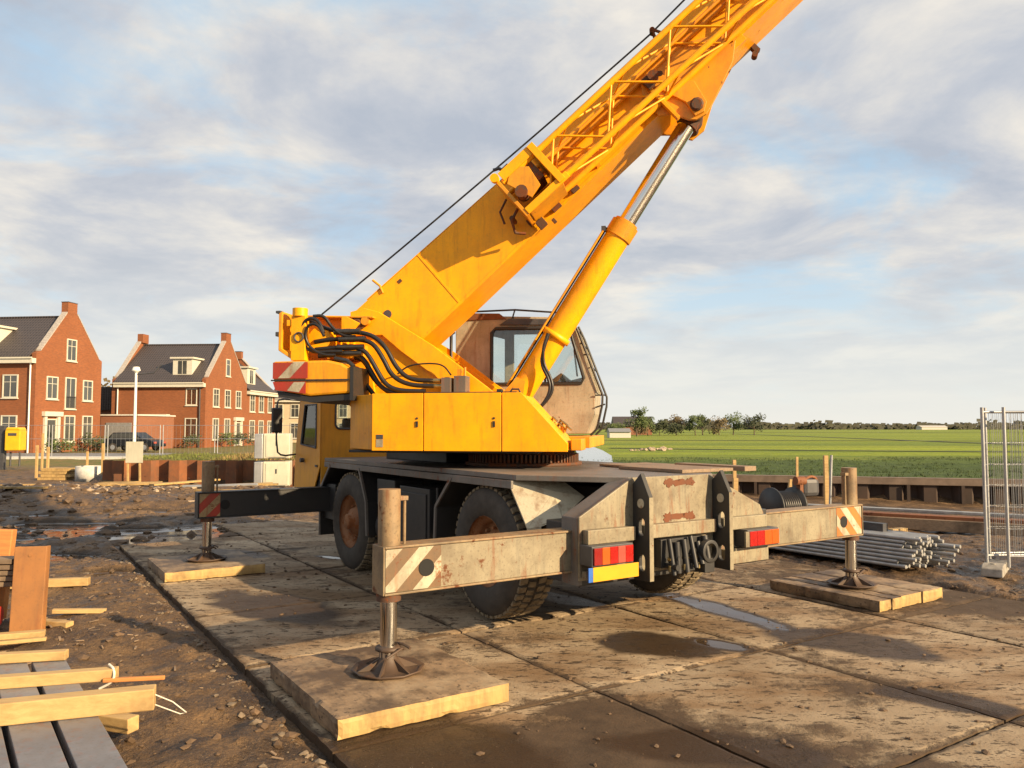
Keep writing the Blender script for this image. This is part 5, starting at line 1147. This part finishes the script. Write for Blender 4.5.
# low site fence before the houses
sx = -33
gi = 0
names = ['leftmost','second','third','fourth','fifth','sixth','seventh','eighth']
while sx < -10:
    t = thing('mesh_fence', 'thin mesh fence panel before the houses, %s from the left' % names[gi], 'fence panel', (sx,50.0+gi*.25,.05), .05, 'mesh fence before the houses')
    for x in (0, 3.3): m = MB(); m.cyl((x,0,0),(x,0,2.0),.03,n=6); m.build('post', 'galvanised', t)
    m = MB()
    for z in (.15,1.1,1.97): m.cyl((0,0,z),(3.3,0,z),.014,n=4)
    for q in range(1,12): m.cyl((.275*q,0,.15),(.275*q,0,1.97),.004,n=3,cap=False)
    m.build('wire_mesh', 'galvanised', t); sx += 3.45; gi += 1
    if gi > 6: break
# low kerb rail / road behind
m = MB(); m.box((-70,47.0,-.3),(-4,48.6,.10)); o = m.build('pavement', 'pale_stone', None); tag(o, 'pale pavement strip before the houses', 'pavement', kind='structure')
m = MB(); m.box((-70,48.61,-.3),(-4,56,.05)); o = m.build('road', 'mid_grey', None); tag(o, 'street before the houses', 'road', kind='structure')

# ------------------------------------------------------------------ houses
def window(parent, axis, u, z0, w_, h_, bars=(1,1), door=False, rail=False, d=0.0, mt='cornice_white'):
    """window on the wall plane: axis 'f' facade (normal -y at y=d), 'g' gable (normal +x at x=d)"""
    def bx(mb, u0, u1, za, zb, p0, p1):
        if axis == 'f': mb.box((u0, d-p1, za), (u1, d-p0, zb))
        else: mb.box((d+p0, u0, za), (d+p1, u1, zb))
    f = .09; m = MB()
    bx(m,u-w_/2,u-w_/2+f,z0,z0+h_,.002,.07); bx(m,u+w_/2-f,u+w_/2,z0,z0+h_,.002,.07); bx(m,u-w_/2+f,u+w_/2-f,z0+h_-f,z0+h_,.002,.07); bx(m,u-w_/2+f,u+w_/2-f,z0,z0+f,.002,.07)
    if not door: bx(m,u-w_/2-.06,u+w_/2+.06,z0-.08,z0-.002,.002,.13)
    fr = m.build('door' if door else 'window', mt, parent)
    m = MB(); bx(m,u-w_/2+f,u+w_/2-f,z0+f,z0+h_-f,.002,.02); m.build('pane', 'window_glass', fr)
    m = MB(); iw = w_-2*f
    for i in range(bars[0]): c = u-w_/2+f+iw*(i+1)/(bars[0]+1); bx(m,c-.02,c+.02,z0+f,z0+h_-f,.021,.045)
    for i in range(bars[1]): c = z0+f+(h_-2*f)*(i+1)/(bars[1]+1) if bars[1] != 1 else z0+h_*.68; bx(m,u-w_/2+f,u+w_/2-f,c-.02,c+.02,.021,.046)
    if m.v: m.build('glazing_bar', mt if not door else 'dark_grey', fr)
    if rail:
        m = MB(); bx(m,u-w_/2+f,u+w_/2-f,z0+.95,z0+1.0,.12,.16)
        for i in range(9): c = u-w_/2+f+iw*i/8; bx(m,c-.012,c+.012,z0+.05,z0+.95,.13,.15)
        m.build('balcony_rail', 'dark_grey', fr)
def house(name, label, loc, rz, Lh, D, ze, zr, wallm='red_brick', roofm='roof_tiles', gable=True, both=False, facm=None):
    t = thing(name, label, 'house', loc, rz, 'brick houses by the site')
    hb = .30; m = MB().mat(wallm)
    m.box((-Lh,0,-.3),(-.36,D,ze)); 
    # gable walls with shoulders and a parapet
    g = [(0,-.3),(0,ze+.35),(.45,ze+.55),(D/2-.62,zr+.05),(D/2+.62,zr+.05),(D-.45,ze+.55),(D,ze+.35),(D,-.3)]
    m.prism(g, 'x', -.36, 0)
    if both: m.prism(g, 'x', -Lh-.36, -Lh)
    if facm: m.mat(facm); m.box((-Lh,-.02,-.3),(-.4,.0,ze))
    w = m.build('wall', None, t)
    m = MB()
    for y0, y1 in ((-.35,D/2),(D+.35,D/2)):
        z0 = ze-.02; m.prism([(y0,z0),(y0,z0+.12),(y1,zr-.12),(y1,zr-.28)] if y0 < y1 else [(y0,z0+.12),(y0,z0),(y1,zr-.28),(y1,zr-.12)], 'x', -Lh-.02 if not both else -Lh, -.37)
    m.box((-Lh,D/2-.12,zr-.16),(-.37,D/2+.12,zr-.06)); rf = m.build('roof', roofm, t)
    m = MB().mat(wallm); m.box((-.55,D/2-.55,zr+.05),(.01,D/2+.55,zr+.95)); m.mat('dark_grey'); m.box((-.58,D/2-.58,zr+.95),(.04,D/2+.58,zr+1.0)); m.build('chimney', None, rf)
    if both: m = MB().mat(wallm); m.box((-Lh-.37,D/2-.55,zr+.05),(-Lh+.2,D/2+.55,zr+.95)); m.build('chimney', None, rf)
    m = MB()
    for y0, y1 in ((.45,D/2-.62),(D-.45,D/2+.62)):
        za, zb = ze+.55, zr+.05
        for xx in ((-.44,.03),)+(((-Lh-.40,-Lh+.06),) if both else ()):
            m = MB(); m.prism([(y0,za),(y0,za+.12),(y1,zb+.12),(y1,zb)], 'x', *xx); m.build('verge', 'verge_grey', t)
    m = MB(); m.box((-Lh,-.42,ze-.42),(-.0,-.003,ze-.06)); m.box((-Lh,-.52,ze-.10),(.0,-.42,ze+.02)); m.build('cornice', 'cornice_white', t)
    return t
def dormer(t, x, D, ze, zr, w_=2.0, h_=1.75):
    sl = (zr-ze)/(D/2); y0 = .55; z0 = ze+sl*y0+.15; y1 = y0+(h_)/sl
    m = MB(); m.prism([(y0,z0-.15),(y0,z0+h_),(y1+.5,z0+h_),(y1,z0+h_-.1)], 'x', x-w_/2, x+w_/2); m.box((x-w_/2-.22,y0-.22,z0+h_),(x+w_/2+.22,y1+.6,z0+h_+.16)); d_ = m.build('dormer', 'cornice_white', t)
    m = MB(); m.box((x-.42,y0-.03,z0+.25),(x+.42,y0-.003,z0+h_-.2)); m.build('pane', 'window_glass', d_)
    m = MB(); m.box((x-.02,y0-.05,z0+.25),(x+.02,y0-.031,z0+h_-.2)); m.build('glazing_bar', 'cornice_white', d_)
# first house
t1 = house('brick_house', 'red brick gabled house at the left edge with the bright yellow box before it', (-35.5,58,0), R(-6.5), 14, 7.7, 7.1, 10.85)
D = 7.7
window(t1,'g',D*.50,7.15,1.15,1.75,(1,1)); window(t1,'g',D*.23,4.05,1.25,1.75,(1,1)); window(t1,'g',D*.50,3.35,1.25,2.5,(1,0),rail=True); window(t1,'g',D*.77,4.05,1.2,1.7,(1,1))
window(t1,'g',D*.50,.75,1.25,2.1,(1,1)); window(t1,'g',D*.78,.75,1.25,2.1,(1,1))
window(t1,'g',D*.23,.05,1.15,2.5,(0,2),door=True)
m = MB(); m.box((.01,D*.23-.85,.0),(.18,D*.23-.60,2.75)); m.box((.01,D*.23+.60,.0),(.18,D*.23+.85,2.75)); m.box((.01,D*.23-1.0,2.75),(.30,D*.23+1.0,3.10)); m.build('door_frame', 'cornice_white', t1)
window(t1,'f',-2.0,4.1,1.25,1.75,(1,1)); window(t1,'f',-2.0,.9,1.3,1.9,(1,1)); window(t1,'f',-4.5,4.1,1.25,1.75); window(t1,'f',-4.5,.9,1.3,1.9)
dormer(t1,-4.9,D,7.1,10.85); m = MB(); m.cyl((-.35,-.12,0),(-.35,-.12,6.7),.06,n=8); m.build('downpipe', 'white_paint', t1)
m = MB(); m.box((-14,-.02,7.4),(-3.0,-.01,7.41)) 
# second house
t2 = house('brick_house', 'red brick gabled house in the middle with a white dormer on its dark roof', (-29.1,74,0), R(-4), 8.9, 9.6, 6.15, 10.45, both=True, facm='red_brick')
D = 9.6
window(t2,'g',D*.50,7.05,1.0,1.75,(0,1))
for q in (.23,.50,.77): window(t2,'g',D*q,3.9,1.3,1.8,(1,1))
for q in (.23,.50): window(t2,'g',D*q,.7,1.3,2.1,(1,1))
window(t2,'g',D*.77,.05,1.2,2.4,(0,2),door=True); m = MB(); m.box((.01,D*.77-.9,.0),(.16,D*.77-.62,2.6)); m.box((.01,D*.77+.62,.0),(.16,D*.77+.9,2.6)); m.box((.01,D*.77-1.05,2.6),(.25,D*.77+1.05,2.95)); m.build('door_frame', 'cornice_white', t2)
window(t2,'f',-1.35,4.0,1.1,1.6,(1,0)); window(t2,'f',-1.35,.7,1.2,2.1,(1,1)); window(t2,'f',-4.6,.05,2.1,2.7,(2,0),door=True)
m = MB(); m.box((-5.9,-.8,2.85),(-3.4,-.08,3.15)); m.box((-5.75,-.7,0),(-5.6,-.55,2.85)); m.box((-3.7,-.7,0),(-3.55,-.55,2.85)); m.build('canopy', 'cornice_white', t2)
dormer(t2,-2.6,D,6.15,10.45,1.9,1.7); m = MB(); m.cyl((-.5,-.12,0),(-.5,-.12,5.8),.07,n=8); m.build('downpipe', 'dark_grey', t2); m = MB(); m.cyl((-8.6,-.12,0),(-8.6,-.12,5.8),.06,n=8); m.build('downpipe', 'white_paint', t2)
# third house facing the site, behind the gable of the second
t3 = house('brick_house', 'brick house with a white cornice directly right of the middle gable', (-28.0,92.0,0), R(86), 8.2, 9, 5.9, 9.9)
for x in (-1.5,-4.1,-6.6): window(t3,'f',x,3.6,1.4,1.9,(1,1)); window(t3,'f',x,.6,1.4,2.1,(1,1))
dormer(t3,-5.6,9,5.9,9.9,2.2,1.9)
# pale house
t4 = house('pale_house', 'cream coloured row house behind the white cabinets and the driver cab', (-12.0,101,0), R(2), 19, 9, 5.6, 9.0, wallm='cream_brick', roofm='roof_tiles')
for i in range(9): window(t4,'f',-1.6-2.05*i,3.2,1.1,1.7,(1,1)); window(t4,'f',-1.6-2.05*i,.5,1.1,2.0,(1,1))
# garage and a dark roofed outbuilding
t = thing('garage', 'low brick garage with a grey door between the two brick houses', 'garage', (-31.9,66.5,0), R(-5)); m = MB(); m.box((-3.3,0,-.2),(0,6,2.9)); m.build('wall', 'brown_brick', t); m = MB(); m.box((-3.4,-.1,2.9),(.1,6.1,3.02)); m.build('roof', 'pale_stone', t); m = MB(); m.box((-2.8,-.06,0),(-.5,-.003,2.3)); m.build('door', 'mid_grey', t, bevel=.02)
t = thing('outbuilding', 'dark roofed outbuilding just right of the left house', 'outbuilding', (-39.2,77,0), 0); m = MB(); m.box((-5,0,-.2),(1.6,5,3.6)); m.build('wall', 'brown_brick', t); m = MB(); m.prism([(-5.2,3.6),(1.9,3.6),(.4,5.9),(-3.4,5.9)], 'y', -.2, 5.2); m.build('roof', 'roof_tiles', t)

# ------------------------------------------------------------------ vegetation
def tree(loc, h, cw_, label, mat='leaf_green', seed=0, n=900, trunk=.3, group=None, bare=False, name='tree', cat='tree', leaf=None):
    r = random.Random(seed); t = thing(name, label, cat, loc, 0, group)
    m = MB(); tr = h*.035; limbs = []
    m.tube([(0,0,-.1),(r.uniform(-.02,.02)*h,0,h*trunk),(r.uniform(-.04,.04)*h,r.uniform(-.03,.03)*h,h*.75)], [tr,tr*.8,tr*.25], 7, smooth_iter=1)
    for i in range(9 if not bare else 22):
        a = r.random()*6.28; z0 = h*r.uniform(trunk*.8,.7); e = Vector((math.cos(a)*cw_*.42*r.uniform(.5,1), math.sin(a)*cw_*.42*r.uniform(.5,1), z0+h*r.uniform(.08,.28)))
        m.tube([(0,0,z0),(e.x*.5,e.y*.5,z0+(e.z-z0)*.6),tuple(e)], [tr*.35,tr*.22,tr*.08], 5); limbs.append(e)
    m.build('trunk', 'bark', t)
    m = MB(); cl = [(e, r.uniform(.16,.30)*cw_) for e in limbs]+[(Vector((r.uniform(-.2,.2)*cw_, r.uniform(-.2,.2)*cw_, h*r.uniform(.5,.88))), r.uniform(.14,.26)*cw_) for _ in range(6)]
    ls = leaf or h*.028
    for _ in range(n):
        c, rad = r.choice(cl); d = Vector((r.gauss(0,1),r.gauss(0,1),r.gauss(0,1))).normalized()*rad*r.random()**.4; d.z *= .8; p = c+d
        a = Vector((r.gauss(0,1),r.gauss(0,1),r.gauss(0,1))).normalized(); b = a.orthogonal().normalized(); s_ = ls*r.uniform(.5,1.3)
        m.add([p+a*s_, p+b*s_, p-a*s_, p-b*s_], [(0,1,2,3)])
    m.build('crown', mat, t, fixn=False); return t
G_ = 'trees around the far farm'
tree((27.5,172,0), 6.6, 4.6, 'tall single tree left in the far group beyond the canal', 'leaf_green', 31, 1600, .2, group=G_, leaf=.17)
sp = [(33,190,4.5,5),(37,196,3.9,5),(42,200,5.2,5.5),(46,196,5.0,4.5),(50,205,5.8,4),(52.5,198,4.6,6),(58,205,5.6,6.5),(62,200,5.4,6),(30,183,3.0,5),(24,180,2.6,5),(39,186,2.8,4.5)]
lab = ['low round','broad low','bushy','dense','slim dark','wide','tall broad','rightmost broad','small','leftmost small','short']
for i, (x, y, h, c_) in enumerate(sp): tree((x,y,0), h, c_, '%s tree in the far group beyond the canal' % lab[i], ['leaf_green','leaf_dark','leaf_autumn'][i%3], 40+i, 1300, .12, G_, leaf=.17)
# far wood: thousands of leaf-like faces along the horizon
m = MB(); r = random.Random(77)
for k in range(420):
    x = r.uniform(-260,1050); y = r.uniform(900,1000); h = r.uniform(3.5,8.5)*(1.7 if r.random()<.10 else 1); w_ = r.uniform(10,26)
    for _ in range(22):
        px, pz = x+r.uniform(-w_,w_)*.5, r.uniform(0,h)**1.0; s_ = r.uniform(1.2,3.2); a = r.random()*3
        py = y+r.uniform(-6,6); m.add([(px-s_,py,pz-s_*.6),(px+s_*.8,py+math.sin(a)*2,pz-s_*.5),(px+s_,py,pz+s_*.5),(px-s_*.7,py-math.cos(a)*2,pz+s_*.6)], [(0,1,2,3)])
o = m.build('far_wood', 'far_wood', fixn=False); tag(o, 'dark line of distant trees along the horizon', 'trees', kind='stuff')
t = thing('far_barn', 'long low white barn on the horizon at the right', 'barn', (462,860,0), 0); m = MB(); m.box((-14,-6,0),(14,6,3.0)); m.build('wall', 'pale_stone', t); m = MB(); m.prism([(-6.5,3.0),(6.5,3.0),(0,4.6)], 'x', -14.5, 14.5); m.build('roof', 'pale_stone', t)
t = thing('far_farm', 'low farmhouse with a pale front at the left end of the far trees', 'farmhouse', (33,215,0), 0); m = MB(); m.box((-5,-3,0),(5,3,2.4)); m.build('wall', 'brown_brick', t); m = MB(); m.prism([(-3.6,2.4),(3.6,2.4),(0,5)], 'x', -5.4, 5.4); m.build('roof', 'roof_tiles', t)
t = thing('far_shed', 'small pale shed beside the canal far behind the crane', 'shed', (20.5,150,0), 0); m = MB(); m.box((-2,-2,0),(2,2,1.1)); m.build('wall', 'pale_stone', t); m = MB(); m.prism([(-2.3,1.1),(2.3,1.1),(0,1.8)], 'x', -2.1, 2.1); m.build('roof', 'mid_grey', t)
# trees behind and between the houses, shrubs along the walls
tree((-47,86,0), 7.5, 5, 'half bare tree between the two brick houses', 'leaf_autumn', 91, 500, group='trees between the houses')
tree((-44.5,92,0), 8.6, 4, 'taller thin tree behind the one between the houses', 'leaf_autumn', 92, 350, bare=True, group='trees between the houses')
tree((-23.5,93,0), 4.4, 4.0, 'bare young tree before the cream house', 'leaf_autumn', 93, 260, bare=True, group='trees between the houses')
r = random.Random(55); sh = [(-34.4,59.5,'left of the first door'),(-33.6,62.2,'under the ground floor windows of the left house'),(-33.2,64.6,'at the far corner of the left house'),(-29.6,72.2,'at the corner of the middle house'),(-27.9,76.5,'under the gable windows of the middle house'),(-27.4,79.8,'beside the door of the middle house'),(-26.6,85.5,'before the third house'),(-26.2,89.5,'before the third house at its far end'),(-34,71.5,'by the canopy of the middle house'),(-21,95,'before the cream house')]
for i, (x, y, w_) in enumerate(sh): tree((x,y,-.1), 1.0+r.random()*.5, 2.2, 'low green shrub '+w_, 'leaf_dark' if i%2 else 'leaf_green', 100+i, 420, .1, 'shrubs along the house walls', name='shrub', cat='shrub', leaf=.07)
# grass: tufts on the verge and on the bank
def tufts(name, label, n, fn, h0, h1, mat, seed, bl=4):
    r = random.Random(seed); m = MB()
    for _ in range(n):
        x, y = fn(r); z = gz(x,y)-.01
        for _b in range(bl):
            a = r.random()*6.28; h = r.uniform(h0,h1); w_ = h*.10; lx, ly = math.cos(a)*h*.45, math.sin(a)*h*.45; ox, oy = x+r.uniform(-.05,.05), y+r.uniform(-.05,.05); q = r.random()*3.14
            m.add([(ox-w_*math.cos(q),oy-w_*math.sin(q),z),(ox+w_*math.cos(q),oy+w_*math.sin(q),z),(ox+lx,oy+ly,z+h)], [(0,1,2)])
    o = m.build(name, mat, fixn=False); tag(o, label, 'grass', kind='stuff')
plain('grass_blade', (.13,.15,.03), .8, 0, .5, 1.5); plain('grass_dark', (.04,.062,.012), .85, 0, .5, 1.2); plain('grass_dry', (.22,.15,.06), .85, 0, .5, 1.2)
tufts('verge_grass','grass and weeds on the verge behind the rusty sheet piles',2600,lambda r:(r.uniform(-13.2,-4.5),26.15+abs(r.gauss(0,3))),.03,.13,'grass_blade',1)
tufts('dry_weeds','dry orange weeds on the verge near the cabinets',900,lambda r:(r.uniform(-10,-4.5),26.1+abs(r.gauss(0,1.6))),.05,.20,'grass_dry',2)
def bank_fn(r):
    while True:
        x, y = r.uniform(3.5,36), 24.2+r.random()**1.2*26
        if mnoise.noise((x*.35, y*.35, 2))+r.uniform(-.35,.35) > 0: return x, y
tufts('bank_grass','dark grass on the bank behind the sheet pile wall',4500,bank_fn,.03,.13,'grass_dark',3,5)
# pale rubble on the canal bank
scatter('bank_rubble','pale stones on the canal bank behind the crane',26,lambda r:(lambda x:(x, 62+ (x-9)*1.0+r.gauss(0,1.2), .05))(r.uniform(9,13.5)),.1,.3,'crumb_pale',8)
